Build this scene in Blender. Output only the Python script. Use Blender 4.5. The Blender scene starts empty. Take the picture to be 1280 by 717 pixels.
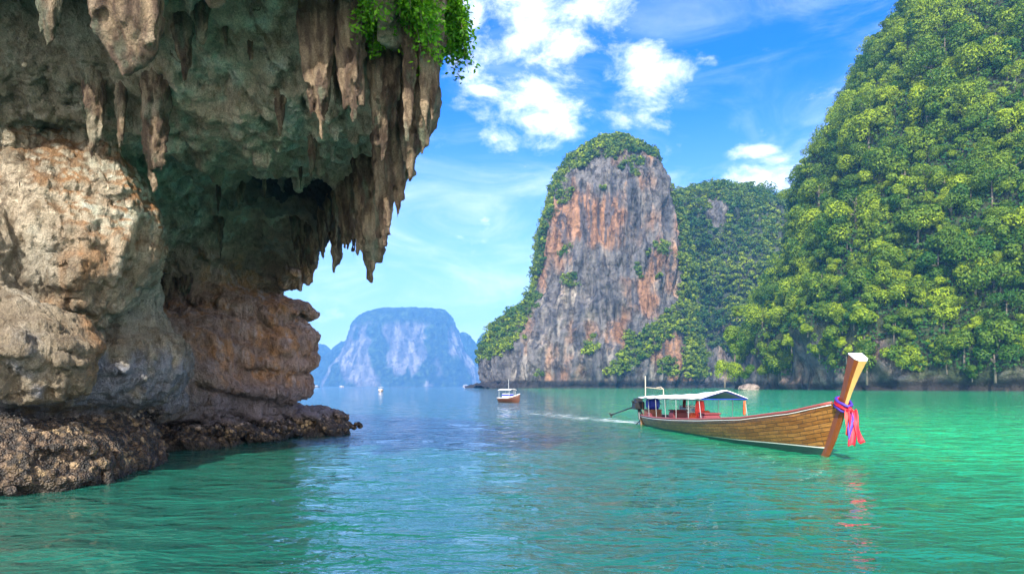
import bpy, math, random, time
import numpy as np
from mathutils import Vector, Matrix
T0 = time.time()
random.seed(7)
RNG = np.random.default_rng(11)
D = bpy.data
SC = bpy.context.scene
COL = SC.collection

# ------------------------------------------------------------------ camera
H = 2.2
F = 853.0
cam_d = D.cameras.new('camera'); cam = D.objects.new('camera', cam_d); COL.objects.link(cam)
cam.location = (0, 0, H); cam.rotation_euler = (math.radians(90), 0, 0)
cam_d.sensor_width = 36; cam_d.lens = 36 * F / 1280; cam_d.shift_y = 123.5 / 1280
cam_d.clip_start = 0.1; cam_d.clip_end = 60000
SC.camera = cam

# ------------------------------------------------------------------ light
SUN = Vector((-0.19, -0.76, 0.60)).normalized()
sun_d = D.lights.new('sun', 'SUN'); sun = D.objects.new('sun', sun_d); COL.objects.link(sun)
sun.rotation_euler = SUN.to_track_quat('Z', 'Y').to_euler()
sun_d.energy = 4.5; sun_d.angle = math.radians(0.53); sun_d.color = (1.0, 0.94, 0.84)
SKY_STRENGTH = 0.15
SC.view_settings.view_transform = 'Standard'; SC.view_settings.look = 'None'
SC.view_settings.gamma = 1; SC.view_settings.use_curve_mapping = False
SC.view_settings.exposure = 1.25
SC.render.engine = 'CYCLES'
cy = SC.cycles
cy.use_denoising = True
cy.max_bounces = 10; cy.diffuse_bounces = 7; cy.glossy_bounces = 4; cy.transmission_bounces = 4
cy.transparent_max_bounces = 12; cy.volume_bounces = 1
cy.caustics_reflective = True; cy.blur_glossy = 1.0; cy.caustics_refractive = False
cy.sample_clamp_indirect = 6


def direction(px, py):
    return Vector(((px - 640) / F, 1.0, (482 - py) / F)).normalized()


class NT:
    """small node helper"""
    def __init__(s, tree):
        s.t = tree; s.n = tree.nodes; s.l = tree.links

    def new(s, typ, **kw):
        n = s.n.new(typ)
        for k, v in kw.items():
            if k in n.inputs and not hasattr(n, k):
                s.set(n.inputs[k], v)
            else:
                setattr(n, k, v)
        return n

    def set(s, inp, v):
        if isinstance(v, bpy.types.NodeSocket):
            s.l.new(v, inp)
        elif isinstance(v, tuple) and inp.type == 'RGBA' and len(v) == 3:
            inp.default_value = (*v, 1)
        else:
            inp.default_value = v

    def math(s, op, a, b=None, c=None, clamp=False):
        n = s.n.new('ShaderNodeMath'); n.operation = op; n.use_clamp = clamp
        for i, v in enumerate((a, b, c)):
            if v is not None: s.set(n.inputs[i], v)
        return n.outputs[0]

    def vmath(s, op, a, b=None, out=0):
        n = s.n.new('ShaderNodeVectorMath'); n.operation = op
        s.set(n.inputs[0], a)
        if b is not None:
            s.set(n.inputs[3 if op == 'SCALE' else 1], b)
        return n.outputs[out]

    def noise(s, vec, scale, detail=4, rough=0.55, dist=0.0, out=0):
        n = s.n.new('ShaderNodeTexNoise'); n.inputs['Scale'].default_value = scale
        n.inputs['Detail'].default_value = detail; n.inputs['Roughness'].default_value = rough
        n.inputs['Distortion'].default_value = dist
        if vec is not None: s.l.new(vec, n.inputs['Vector'])
        return n.outputs[out]

    def voronoi(s, vec, scale, feature='F1', out='Distance', rnd=1.0):
        n = s.n.new('ShaderNodeTexVoronoi'); n.feature = feature
        n.inputs['Scale'].default_value = scale; n.inputs['Randomness'].default_value = rnd
        s.l.new(vec, n.inputs['Vector'])
        return n.outputs[out]

    def smooth(s, v, a, b, lo=0.0, hi=1.0):
        n = s.n.new('ShaderNodeMapRange'); n.interpolation_type = 'SMOOTHSTEP'
        s.set(n.inputs['Value'], v)
        n.inputs['From Min'].default_value = a; n.inputs['From Max'].default_value = b
        n.inputs['To Min'].default_value = lo; n.inputs['To Max'].default_value = hi
        return n.outputs[0]

    def mix(s, f, a, b, blend='MIX'):
        n = s.n.new('ShaderNodeMix'); n.data_type = 'RGBA'; n.blend_type = blend
        s.set(n.inputs[0], f); s.set(n.inputs[6], a if not isinstance(a, tuple) else (*a[:3], 1))
        s.set(n.inputs[7], b if not isinstance(b, tuple) else (*b[:3], 1))
        return n.outputs[2]

    def sep(s, v):
        n = s.n.new('ShaderNodeSeparateXYZ'); s.l.new(v, n.inputs[0]); return n.outputs

    def attr(s, name, out='Fac'):
        n = s.n.new('ShaderNodeAttribute'); n.attribute_name = name; return n.outputs[out]

    def mapping(s, vec, scale=(1, 1, 1), rot=(0, 0, 0), loc=(0, 0, 0)):
        n = s.n.new('ShaderNodeMapping'); s.l.new(vec, n.inputs[0])
        n.inputs['Scale'].default_value = scale; n.inputs['Rotation'].default_value = rot
        n.inputs['Location'].default_value = loc
        return n.outputs[0]

    def bump(s, h, dist, strength=1.0, normal=None):
        n = s.n.new('ShaderNodeBump'); n.inputs['Distance'].default_value = dist
        n.inputs['Strength'].default_value = strength; s.l.new(h, n.inputs['Height'])
        if normal is not None: s.l.new(normal, n.inputs['Normal'])
        return n.outputs[0]


# ------------------------------------------------------------------ sky
world = D.worlds.new('World'); SC.world = world; world.use_nodes = True
w = NT(world.node_tree); w.n.clear()
sky = w.new('ShaderNodeTexSky', sky_type='NISHITA', sun_disc=False)
sky.sun_elevation = math.asin(SUN.z); sky.sun_rotation = math.atan2(SUN.x, SUN.y)
sky.air_density = 1.0; sky.dust_density = 0.35; sky.ozone_density = 3.0; sky.altitude = 0
geo = w.new('ShaderNodeTexCoord').outputs['Generated']
hs = w.new('ShaderNodeHueSaturation'); hs.inputs['Saturation'].default_value = 1.5
hs.inputs['Value'].default_value = .86
w.l.new(w.mix(1.0, sky.outputs[0], (.72, .71, 1.06), 'MULTIPLY'), hs.inputs['Color'])
CLOUDS = [(672, 22, .115, .075, 1.0), (735, 10, .12, .045, .9), (636, 75, .09, .06, .8), (672, 130, .115, .065, 1.0), (720, 165, .08, .03, .6),
          (600, 98, .05, .045, .8), (812, 92, .095, .06, 1.1), (850, 70, .04, .035, .6), (690, 186, .03, .02, .8),
          (760, 150, .11, .03, .5), (944, 190, .042, .013, .95), (962, 222, .075, .032, 1.25), (860, 236, .06, .015, .5),
          (590, 12, .06, .04, .8), (635, 168, .06, .03, .7), (585, 60, .05, .05, .6), (470, 410, .25, .05, .25), (560, 240, .16, .03, .25),
          (150, -300, .6, .2, .9), (1900, 100, .5, .15, .8)]
tot = None
for px, py, ru, rv, amp in CLOUDS:
    c = direction(px, py)
    dv = w.vmath('SUBTRACT', geo, tuple(c))
    dv = w.vmath('MULTIPLY', dv, (1 / ru, 1 / ru, 1 / rv))
    ln = w.vmath('LENGTH', dv, out=1)
    g = w.math('MULTIPLY', w.smooth(ln, 1.25, 0.0), amp)
    tot = g if tot is None else w.math('MAXIMUM', tot, g)
# cloud noise, shared by the unseen fill light clouds added behind the camera
nv = w.mapping(geo, scale=(1, 1, 1.8))
n1 = w.noise(nv, 13.0, 10, 0.64, 0.25)
n2 = w.noise(w.mapping(geo, scale=(1, 1, 2.6), rot=(0, .35, 0)), 5.0, 6, 0.6, 0.8)
dens = w.math('ADD', w.math('MULTIPLY', n1, 3.6), w.math('MULTIPLY', tot, 1.15))
dens = w.smooth(dens, 2.02, 3.30)
thin = w.math('MULTIPLY', w.smooth(n2, 0.40, 0.78), 0.58)
zc = w.sep(geo)[2]
thin = w.math('MULTIPLY', thin, w.smooth(zc, 0.75, 0.1))
dens = w.math('MAXIMUM', dens, thin)
cl = w.mix(w.smooth(n1, .35, .75), (3.6, 4.2, 4.9), (5.6, 5.7, 5.9))
low = w.smooth(zc, 0.42, 0.0)
skyc = w.mix(w.math('MULTIPLY', low, 0.78), hs.outputs[0], (3.0, 4.0, 4.9))
col = w.mix(dens, skyc, cl)
# unseen bright clouds added behind the camera to brighten the cave
gy_ = w.sep(geo)[1]
fill_clouds = w.math('MULTIPLY', w.smooth(gy_, -.05, -.45), w.smooth(w.noise(nv, 3.2, 6, .6, .4), .34, .50))
fill_clouds = w.math('MULTIPLY', fill_clouds, w.smooth(zc, .92, .55))
col = w.mix(fill_clouds, col, (13.0, 12.0, 10.8))
bg = w.new('ShaderNodeBackground'); bg.inputs['Strength'].default_value = SKY_STRENGTH
w.l.new(col, bg.inputs['Color'])
out = w.new('ShaderNodeOutputWorld'); w.l.new(bg.outputs[0], out.inputs['Surface'])

# ------------------------------------------------------------------ numpy noise
_L = np.random.default_rng(3).random((8, 48, 48, 48), dtype=np.float32) * 2 - 1


def vn(p, seed=0):
    L = _L[seed % 8].ravel()
    off = (seed // 8) * 13.37
    p = p + off
    i = np.floor(p).astype(np.int64); f = (p - i).astype(np.float32)
    f = f * f * (3 - 2 * f)
    i0 = i % 48; i1 = (i + 1) % 48
    x0, y0, z0 = i0[:, 0] * 2304, i0[:, 1] * 48, i0[:, 2]
    x1, y1, z1 = i1[:, 0] * 2304, i1[:, 1] * 48, i1[:, 2]
    fx, fy, fz = f[:, 0], f[:, 1], f[:, 2]
    a = L[x0 + y0 + z0] * (1 - fz) + L[x0 + y0 + z1] * fz
    b = L[x0 + y1 + z0] * (1 - fz) + L[x0 + y1 + z1] * fz
    c = L[x1 + y0 + z0] * (1 - fz) + L[x1 + y0 + z1] * fz
    d = L[x1 + y1 + z0] * (1 - fz) + L[x1 + y1 + z1] * fz
    return (a * (1 - fy) + b * fy) * (1 - fx) + (c * (1 - fy) + d * fy) * fx


def fbm(p, scale, octv=4, seed=0, gain=0.5, ridged=False):
    s = np.zeros(len(p), np.float32); a = 1.0; tot = 0
    q = np.asarray(p, np.float32) / np.asarray(scale, np.float32)
    for o in range(octv):
        v = vn(q, seed + o)
        s += a * ((1 - 2 * np.abs(v)) if ridged else v); tot += a
        a *= gain; q = q * 2.03 + 5.1
    return s / tot


def sstep(x, a, b):
    t = np.clip((x - a) / (b - a), 0, 1); return t * t * (3 - 2 * t)


def lerp3(a, b, t):
    return a * (1 - t[:, None]) + np.asarray(b) * t[:, None]


# ------------------------------------------------------------------ object helpers
def tag(o, label=None, cat=None, group=None, kind=None):
    if label: o['label'] = label
    if cat: o['category'] = cat
    if group: o['group'] = group
    if kind: o['kind'] = kind
    return o


def empty(name, loc=(0, 0, 0), rz=0.0):
    o = D.objects.new(name, None); COL.objects.link(o); o.location = loc; o.rotation_euler = (0, 0, rz)
    o.empty_display_size = 0.3
    return o


def mesh_np(name, V, Fc, mat=None, smooth=True, colors=None, floats=None, uv=None):
    """Fc: (n,3) or (n,4) int array"""
    V = np.asarray(V, np.float32); Fc = np.asarray(Fc, np.int32)
    me = D.meshes.new(name)
    k = Fc.shape[1]
    me.vertices.add(len(V)); me.vertices.foreach_set('co', V.ravel())
    me.loops.add(Fc.size); me.loops.foreach_set('vertex_index', Fc.ravel())
    me.polygons.add(len(Fc)); me.polygons.foreach_set('loop_start', np.arange(0, Fc.size, k, dtype=np.int32))
    me.polygons.foreach_set('use_smooth', np.full(len(Fc), smooth))
    me.update(calc_edges=True)
    if colors is not None:
        a = me.attributes.new('tone', 'FLOAT_COLOR', 'POINT')
        c = np.ones((len(V), 4), np.float32); c[:, :3] = colors; a.data.foreach_set('color', c.ravel())
    for nm, arr in (floats or {}).items():
        a = me.attributes.new(nm, 'FLOAT', 'POINT'); a.data.foreach_set('value', np.asarray(arr, np.float32))
    if uv is not None:
        l = me.uv_layers.new(name='UVMap'); l.data.foreach_set('uv', np.asarray(uv, np.float32)[Fc.ravel()].ravel())
    if mat: me.materials.append(mat)
    me.validate()
    return me


def obj(name, me, parent=None, loc=(0, 0, 0)):
    o = D.objects.new(name, me); COL.objects.link(o); o.location = loc
    if parent: o.parent = parent
    return o


class MB:
    """collects simple shapes into one mesh"""
    def __init__(s): s.V = []; s.F = []

    def add(s, V, Fs):
        n = len(s.V); s.V += [tuple(v) for v in V]; s.F += [tuple(i + n for i in f) for f in Fs]

    def box(s, c, d, rot=None, bev=0.12):
        # chamfered box: every corner is cut
        hx, hy, hz = d[0] / 2, d[1] / 2, d[2] / 2
        b = min(hx, hy, hz) * bev * 2
        import itertools
        V = []; idx = {}
        for sx, sy, sz in itertools.product((-1, 1), repeat=3):
            for ax in range(3):
                p = [sx * (hx - b), sy * (hy - b), sz * (hz - b)]
                p[ax] = (sx * hx, sy * hy, sz * hz)[ax]
                idx[(sx, sy, sz, ax)] = len(V); V.append(Vector(p))
        Fs = []
        def q(*k): Fs.append(tuple(idx[i] for i in k))
        for sg in (-1, 1):
            q((sg, -1, -1, 0), (sg, 1, -1, 0), (sg, 1, 1, 0), (sg, -1, 1, 0))
            q((-1, sg, -1, 1), (1, sg, -1, 1), (1, sg, 1, 1), (-1, sg, 1, 1))
            q((-1, -1, sg, 2), (1, -1, sg, 2), (1, 1, sg, 2), (-1, 1, sg, 2))
        for a in (-1, 1):
            for c2 in (-1, 1):
                q((a, c2, -1, 0), (a, c2, 1, 0), (a, c2, 1, 1), (a, c2, -1, 1))
                q((a, -1, c2, 0), (a, 1, c2, 0), (a, 1, c2, 2), (a, -1, c2, 2))
                q((-1, a, c2, 1), (1, a, c2, 1), (1, a, c2, 2), (-1, a, c2, 2))
        for sx, sy, sz in itertools.product((-1, 1), repeat=3):
            q((sx, sy, sz, 0), (sx, sy, sz, 1), (sx, sy, sz, 2))
        M = rot.to_matrix() if rot is not None else Matrix.Identity(3)
        s.add([M @ v + Vector(c) for v in V], Fs)

    def tube(s, pts, rad, n=8, cap=True, flat=1.0):
        pts = [Vector(p) for p in pts]
        if not hasattr(rad, '__len__'): rad = [rad] * len(pts)
        V = []; Fs = []
        up = Vector((0, 0, 1))
        for i, p in enumerate(pts):
            t = (pts[min(i + 1, len(pts) - 1)] - pts[max(i - 1, 0)]).normalized()
            a = t.cross(up)
            if a.length < 1e-3: a = t.cross(Vector((0, 1, 0)))
            a.normalize(); b = a.cross(t).normalized()
            for k in range(n):
                th = 2 * math.pi * k / n
                V.append(p + (a * math.cos(th) * flat + b * math.sin(th)) * rad[i])
        for i in range(len(pts) - 1):
            for k in range(n):
                k2 = (k + 1) % n
                Fs.append((i * n + k, i * n + k2, (i + 1) * n + k2, (i + 1) * n + k))
        if cap:
            Fs.append(tuple(range(n))[::-1]); Fs.append(tuple((len(pts) - 1) * n + k for k in range(n)))
        s.add(V, Fs)

    def grid(s, P):
        """P[i][j] points"""
        n, m = len(P), len(P[0])
        s.add([p for r in P for p in r],
              [(i * m + j, i * m + j + 1, (i + 1) * m + j + 1, (i + 1) * m + j) for i in range(n - 1) for j in range(m - 1)])

    def build(s, name, mat, parent=None, smooth=False, weld=False, solid=0.0, uv=None):
        me = D.meshes.new(name); me.from_pydata([tuple(v) for v in s.V], [], s.F)
        if uv is not None:
            l = me.uv_layers.new(name='UVMap')
            for lp in me.loops: l.data[lp.index].uv = uv[lp.vertex_index]
        import bmesh
        bm = bmesh.new(); bm.from_mesh(me)
        if weld: bmesh.ops.remove_doubles(bm, verts=bm.verts, dist=1e-4)
        bmesh.ops.recalc_face_normals(bm, faces=bm.faces)
        bm.to_mesh(me); bm.free()
        me.polygons.foreach_set('use_smooth', [smooth] * len(me.polygons))
        me.materials.append(mat); me.update()
        o = obj(name, me, parent)
        if solid:
            md = o.modifiers.new('thickness', 'SOLIDIFY'); md.thickness = solid; md.offset = 0
        return o


# ------------------------------------------------------------------ materials
def new_mat(name):
    m = D.materials.new(name); m.use_nodes = True
    t = NT(m.node_tree); t.n.clear()
    o = t.new('ShaderNodeOutputMaterial')
    b = t.new('ShaderNodeBsdfPrincipled'); t.l.new(b.outputs[0], o.inputs['Surface'])
    return m, t, b, o


def simple_mat(name, col, rough=0.6, var=0.25, scale=8.0, metal=0.0, bump=0.0, stretch=(1, 1, 1), spec=0.5):
    m, t, b, o = new_mat(name)
    tc = t.new('ShaderNodeTexCoord').outputs['Object']
    v = t.mapping(tc, scale=stretch)
    n = t.noise(v, scale, 5, 0.6)
    c = t.mix(n, tuple(x * (1 - var) for x in col), tuple(min(1, x * (1 + var)) for x in col))
    t.l.new(c, b.inputs['Base Color'])
    b.inputs['Roughness'].default_value = rough; b.inputs['Metallic'].default_value = metal
    b.inputs['Specular IOR Level'].default_value = spec
    if bump: t.l.new(t.bump(n, bump), b.inputs['Normal'])
    return m


def rock_mat(name, fine=1.0, bumpd=0.05, rough=0.85, vstretch=0.35, contrast=0.45, crack=1.0, pitd=.42):
    m, t, b, o = new_mat(name)
    g = t.new('ShaderNodeTexCoord').outputs['Object']
    base = t.attr('tone', 'Color')
    v1 = t.mapping(g, scale=(1, 1, vstretch))
    n1 = t.noise(v1, 1.6 * fine, 8, 0.65, 0.6)
    n2 = t.noise(g, 6.0 * fine, 6, 0.7, 0.3)
    vo = t.voronoi(t.mapping(g, scale=(1, 1, 0.7)), 4.5 * fine, 'F1')
    f = t.math('ADD', t.math('MULTIPLY', t.smooth(n1, .3, .7), .6), t.math('MULTIPLY', t.smooth(n2, .3, .7), .4))
    dark = t.mix(1.0, base, (1 - contrast,) * 3, 'MULTIPLY')
    lite = t.mix(1.0, base, (1 + contrast * .8,) * 3, 'MULTIPLY')
    c = t.mix(f, dark, lite)
    # hairline cracks and rusty specks
    ck = t.voronoi(t.vmath('ADD', g, t.vmath('SCALE', t.noise(g, 2 * fine, 4, out=1), 0.9)), 1.3 * fine, 'DISTANCE_TO_EDGE')
    ck = t.smooth(ck, 0.0, 0.035)
    ckm = t.math('MAXIMUM', ck, t.smooth(n1, .30, .44))
    ckm = t.math('MAXIMUM', ckm, 1 - crack)
    pit = t.smooth(t.noise(t.mapping(g, scale=(1, 1, .55)), 3.1 * fine, 9, .72, .5), .36, .50)
    c = t.mix(pit, t.mix(1.0, c, (pitd, pitd * .92, pitd * .84), 'MULTIPLY'), c)
    c = t.mix(ckm, t.mix(1.0, c, (.32, .28, .25), 'MULTIPLY'), c)
    sp = t.smooth(t.noise(g, 11 * fine, 5, 0.75), .60, .72)
    c = t.mix(t.math('MULTIPLY', sp, .32), c, (.16, .10, .06))
    t.l.new(c, b.inputs['Base Color'])
    b.inputs['Roughness'].default_value = rough; b.inputs['Specular IOR Level'].default_value = 0.3
    h = t.math('ADD', t.math('MULTIPLY', n1, 1.4), t.math('MULTIPLY', n2, .8))
    h = t.math('ADD', h, t.math('MULTIPLY', vo, .5))
    h = t.math('ADD', h, t.math('MULTIPLY', ckm, .25))
    h = t.math('ADD', h, t.math('MULTIPLY', pit, .55))
    h = t.math('ADD', h, t.math('MULTIPLY', t.noise(g, 22 * fine, 5, .75), .55))
    gr_ = t.smooth(t.noise(g, 34 * fine, 4, .8), .35, .65, .72, 1.22)
    cg_ = t.vmath('SCALE', c, gr_)
    t.l.new(cg_, b.inputs['Base Color'])
    t.l.new(t.bump(h, bumpd), b.inputs['Normal'])
    return m


M = {}
M['cliff'] = rock_mat('cliff_limestone', 1.0, 0.42, contrast=.30, pitd=.74)
M['karst'] = rock_mat('karst_limestone', 0.055, 2.2, vstretch=0.22, contrast=.6, crack=0.0)
M['far'] = rock_mat('far_limestone', 0.008, 9.0, vstretch=0.25, contrast=.4, crack=0.0)


def oyster_mat():
    m, t, b, o = new_mat('oyster_crust')
    g = t.new('ShaderNodeTexCoord').outputs['Object']
    base = t.attr('tone', 'Color')
    vc = t.voronoi(g, 6.5, 'F1', 'Color')
    vd = t.voronoi(g, 6.5, 'F1')
    v2 = t.voronoi(g, 22.0, 'F1')
    f = t.sep(vc)[0]
    c = t.mix(t.smooth(f, .35, 1.0), t.mix(1.0, base, (.55, .5, .45), 'MULTIPLY'), t.mix(1.0, base, (2.1, 2.0, 1.8), 'MULTIPLY'))
    c = t.mix(t.smooth(vd, .35, .75), c, (.02, .016, .012))
    t.l.new(c, b.inputs['Base Color']); b.inputs['Roughness'].default_value = .6
    h = t.math('ADD', t.math('MULTIPLY', vd, -1.0), t.math('MULTIPLY', v2, -.5))
    t.l.new(t.bump(h, .12), b.inputs['Normal'])
    return m


M['oyster'] = oyster_mat()


def leaf_mat(name, hue_a, hue_b, trans=0.35, vary=True):
    """leaf colour between two greens, chosen per leaf clump (tone) and per plant"""
    m, t, b, o = new_mat(name)
    tone = t.attr('shade')
    if vary:
        r = t.new('ShaderNodeObjectInfo').outputs['Random']
        f = t.math('ADD', t.math('MULTIPLY', tone, .62), t.math('MULTIPLY', r, .44))
    else:
        f = tone
    f = t.math('POWER', t.smooth(f, .05, .95), 1.15)
    mid = tuple(a * .62 + b * .30 for a, b in zip(hue_a, hue_b))
    c = t.mix(t.smooth(f, .5, 1.0), t.mix(t.smooth(f, 0.0, .5), hue_a, mid), hue_b)
    t.l.new(c, b.inputs['Base Color'])
    b.inputs['Roughness'].default_value = .55; b.inputs['Specular IOR Level'].default_value = .25
    tr = t.new('ShaderNodeBsdfTranslucent'); t.l.new(t.mix(1.0, c, (1.25, 1.15, .5), 'MULTIPLY'), tr.inputs[0])
    mx = t.new('ShaderNodeMixShader'); mx.inputs[0].default_value = trans
    t.l.new(b.outputs[0], mx.inputs[1]); t.l.new(tr.outputs[0], mx.inputs[2]); t.l.new(mx.outputs[0], o.inputs['Surface'])
    return m


M['leaf_lit'] = leaf_mat('broadleaf_green', (.026, .10, .010), (.28, .37, .012), .32)
M['leaf_stuff'] = leaf_mat('forest_green', (.022, .09, .012), (.26, .36, .014), .32, vary=False)
M['leaf_far'] = leaf_mat('karst_green', (.020, .085, .016), (.28, .36, .016), .3, vary=False)
M['leaf_cliff'] = leaf_mat('hanging_green', (.05, .20, .010), (.18, .42, .015), .45)
M['bark'] = simple_mat('bark', (.16, .13, .10), .85, .35, 3.0, bump=.05, stretch=(1, 1, .3))
print('setup', time.time() - T0)

# ================================================================== WATER
def wave_h(x, y):
    p = np.stack([x, y, np.zeros_like(x)], 1)
    d = np.hypot(x, y)
    amp = 1 / (1 + (d / 60) ** 2)
    q = p.copy(); q[:, 0] += .35 * q[:, 1]
    h = .050 * fbm(q, (2.6, 1.3, 1), 2, 1) + .046 * fbm(q + 9, (1.0, .5, 1), 2, 3) + .05 * fbm(p, (9, 5, 1), 1, 5)
    return (h * amp).astype(np.float32)


def axis(lo, hi, step, grow):
    """fine near zero, growing with distance"""
    a = [0.0]; s = step
    while a[-1] < hi:
        a.append(a[-1] + s); s = max(step, a[-1] * grow)
    b = [0.0]; s = step
    while b[-1] < -lo:
        b.append(b[-1] + s); s = max(step, b[-1] * grow)
    return np.array([-v for v in b[:0:-1]] + a)


ys = axis(-300, 6800, .16, .010)
xs = axis(-5400, 5400, .12, .012)
gx, gy = np.meshgrid(xs, ys, indexing='ij')
V = np.stack([gx.ravel(), gy.ravel(), wave_h(gx.ravel(), gy.ravel())], 1)
nx, ny = gx.shape
ii, jj = np.meshgrid(np.arange(nx - 1), np.arange(ny - 1), indexing='ij')
a = (ii * ny + jj).ravel()
Fq = np.stack([a, a + ny, a + ny + 1, a + 1], 1)


def water_mat():
    m, t, b, o = new_mat('sea_water')
    g = t.new('ShaderNodeTexCoord').outputs['Object']
    x, y, z = t.sep(g)
    # pale sand lies under the shallow right side, cave side painted darker to soften the roof shadow's edge
    big = t.noise(t.mapping(g, scale=(1, .5, 1)), .035, 3, .5)
    s = t.math('ADD', t.math('MULTIPLY', x, .04), t.math('MULTIPLY', t.math('SUBTRACT', big, .5), 1.0))
    f = t.smooth(s, -.08, .80)
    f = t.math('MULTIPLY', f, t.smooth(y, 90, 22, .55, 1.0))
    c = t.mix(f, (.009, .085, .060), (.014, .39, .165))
    shadow_blend = t.math('MULTIPLY', t.smooth(y, 20, 31), t.smooth(x, 9, 2))  # darkening painted around the roof's cast shadow so its edge disappears
    c = t.mix(t.math('MULTIPLY', shadow_blend, .8), c, (.004, .045, .038))
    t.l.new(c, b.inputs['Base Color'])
    b.inputs['Roughness'].default_value = .035; b.inputs['IOR'].default_value = 1.5
    b.inputs['Specular IOR Level'].default_value = .5
    w1 = t.noise(t.mapping(g, scale=(.55, 1.0, 1), rot=(0, 0, .15)), 1.5, 3, .55, .4)
    w2 = t.noise(t.mapping(g, scale=(.6, 1.1, 1), rot=(0, 0, -.3)), 4.5, 3, .55, .3)
    w3 = t.noise(t.mapping(g, scale=(.5, 1.0, 1)), .28, 3, .5, .3)
    h = t.math('ADD', t.math('MULTIPLY', w1, .20), t.math('MULTIPLY', w2, .065))
    h = t.math('ADD', h, t.math('MULTIPLY', w3, .22))
    t.l.new(t.bump(h, 1.0), b.inputs['Normal'])
    return m


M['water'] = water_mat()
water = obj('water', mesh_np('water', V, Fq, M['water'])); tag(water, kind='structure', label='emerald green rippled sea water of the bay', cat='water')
print('water', len(V), time.time() - T0)

# ================================================================== CAVE CLIFF (left)
def surface_nets(Fd, origin, h):
    nx, ny, nz = Fd.shape
    S = Fd < 0
    cnt = np.zeros((nx - 1, ny - 1, nz - 1), np.int8)
    offs = [(i, j, k) for i in (0, 1) for j in (0, 1) for k in (0, 1)]
    for i, j, k in offs:
        cnt += S[i:nx - 1 + i, j:ny - 1 + j, k:nz - 1 + k]
    act = (cnt > 0) & (cnt < 8)
    idx = np.full(act.shape, -1, np.int64); A = np.argwhere(act); idx[act] = np.arange(len(A))
    acc = np.zeros((len(A), 3), np.float32); n = np.zeros(len(A), np.float32)
    edges = [(a, b) for a in offs for b in offs if sum(b) - sum(a) == 1 and all(q >= p for p, q in zip(a, b))]
    for a, b in edges:
        va = Fd[A[:, 0] + a[0], A[:, 1] + a[1], A[:, 2] + a[2]]
        vb = Fd[A[:, 0] + b[0], A[:, 1] + b[1], A[:, 2] + b[2]]
        c = (va < 0) != (vb < 0)
        t = np.where(c, va / np.where(c, va - vb, 1), 0)
        for d in range(3):
            acc[:, d] += np.where(c, a[d] + t * (b[d] - a[d]), 0)
        n += c
    V = (A + acc / n[:, None]) * h + np.asarray(origin)
    quads = []
    for d in range(3):
        sl0 = [slice(1, -1)] * 3; sl0[d] = slice(0, -1)
        sl1 = [slice(1, -1)] * 3; sl1[d] = slice(1, None)
        s0, s1 = S[tuple(sl0)], S[tuple(sl1)]
        e = np.argwhere(s0 != s1)
        st = s0[s0 != s1]
        base = e.copy()
        for k in range(3):
            if k != d: base[:, k] += 1
        u, v = [(1, 2), (2, 0), (0, 1)][d]
        q = []
        for du, dv in ((-1, -1), (0, -1), (0, 0), (-1, 0)):
            c = base.copy(); c[:, u] += du; c[:, v] += dv
            q.append(idx[c[:, 0], c[:, 1], c[:, 2]])
        q = np.stack(q, 1)
        q[~st] = q[~st][:, ::-1]
        quads.append(q)
    Q = np.concatenate(quads)
    return V, Q[(Q >= 0).all(1)]


def subdivide(V, Q):
    E = np.concatenate([Q[:, [0, 1]], Q[:, [1, 2]], Q[:, [2, 3]], Q[:, [3, 0]]])
    Es = np.sort(E, 1); key = Es[:, 0].astype(np.int64) * len(V) + Es[:, 1]
    uk, inv = np.unique(key, return_inverse=True)
    ea, eb = uk // len(V), uk % len(V)
    mid = (V[ea] + V[eb]) / 2
    cen = V[Q].mean(1)
    n, ne, nq = len(V), len(uk), len(Q)
    inv = inv.reshape(4, nq) + n
    c = np.arange(nq) + n + ne
    Fs = [np.stack([Q[:, k], inv[k], c, inv[(k + 3) % 4]], 1) for k in range(4)]
    return np.concatenate([V, mid, cen]), np.concatenate(Fs)


def vnormals(V, Q):
    n = np.cross(V[Q[:, 2]] - V[Q[:, 0]], V[Q[:, 3 % Q.shape[1]]] - V[Q[:, 1]]) if Q.shape[1] == 4 else np.cross(V[Q[:, 1]] - V[Q[:, 0]], V[Q[:, 2]] - V[Q[:, 0]])
    N = np.zeros_like(V)
    for k in range(Q.shape[1]):
        for d in range(3):
            N[:, d] += np.bincount(Q[:, k], n[:, d], len(V))
    return N / (np.linalg.norm(N, axis=1, keepdims=True) + 1e-9)


def ell(X, Y, Z, c, r):
    a, b, d = (X - c[0]) / r[0], (Y - c[1]) / r[1], (Z - c[2]) / r[2]
    k0 = np.sqrt(a * a + b * b + d * d)
    k1 = np.sqrt((a / r[0]) ** 2 + (b / r[1]) ** 2 + (d / r[2]) ** 2) + 1e-6
    return k0 * (k0 - 1) / k1


def smin(a, b, k):
    h = np.clip(.5 + .5 * (b - a) / k, 0, 1)
    return b * (1 - h) + a * h - k * h * (1 - h)


def smax(a, b, k): return -smin(-a, -b, k)


def poly_sd(P, x, y):
    P = np.asarray(P, float); d = np.full(x.shape, 1e9); ins = np.zeros(x.shape, bool)
    for i in range(len(P)):
        a, b = P[i], P[(i + 1) % len(P)]
        e = b - a; wx, wy = x - a[0], y - a[1]
        t = np.clip((wx * e[0] + wy * e[1]) / (e @ e), 0, 1)
        d = np.minimum(d, (wx - e[0] * t) ** 2 + (wy - e[1] * t) ** 2)
        c = ((a[1] > y) != (b[1] > y)) & (x < (b[0] - a[0]) * (y - a[1]) / (b[1] - a[1] + 1e-12) + a[0])
        ins ^= c
    return np.where(ins, -1, 1) * np.sqrt(d)


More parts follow.
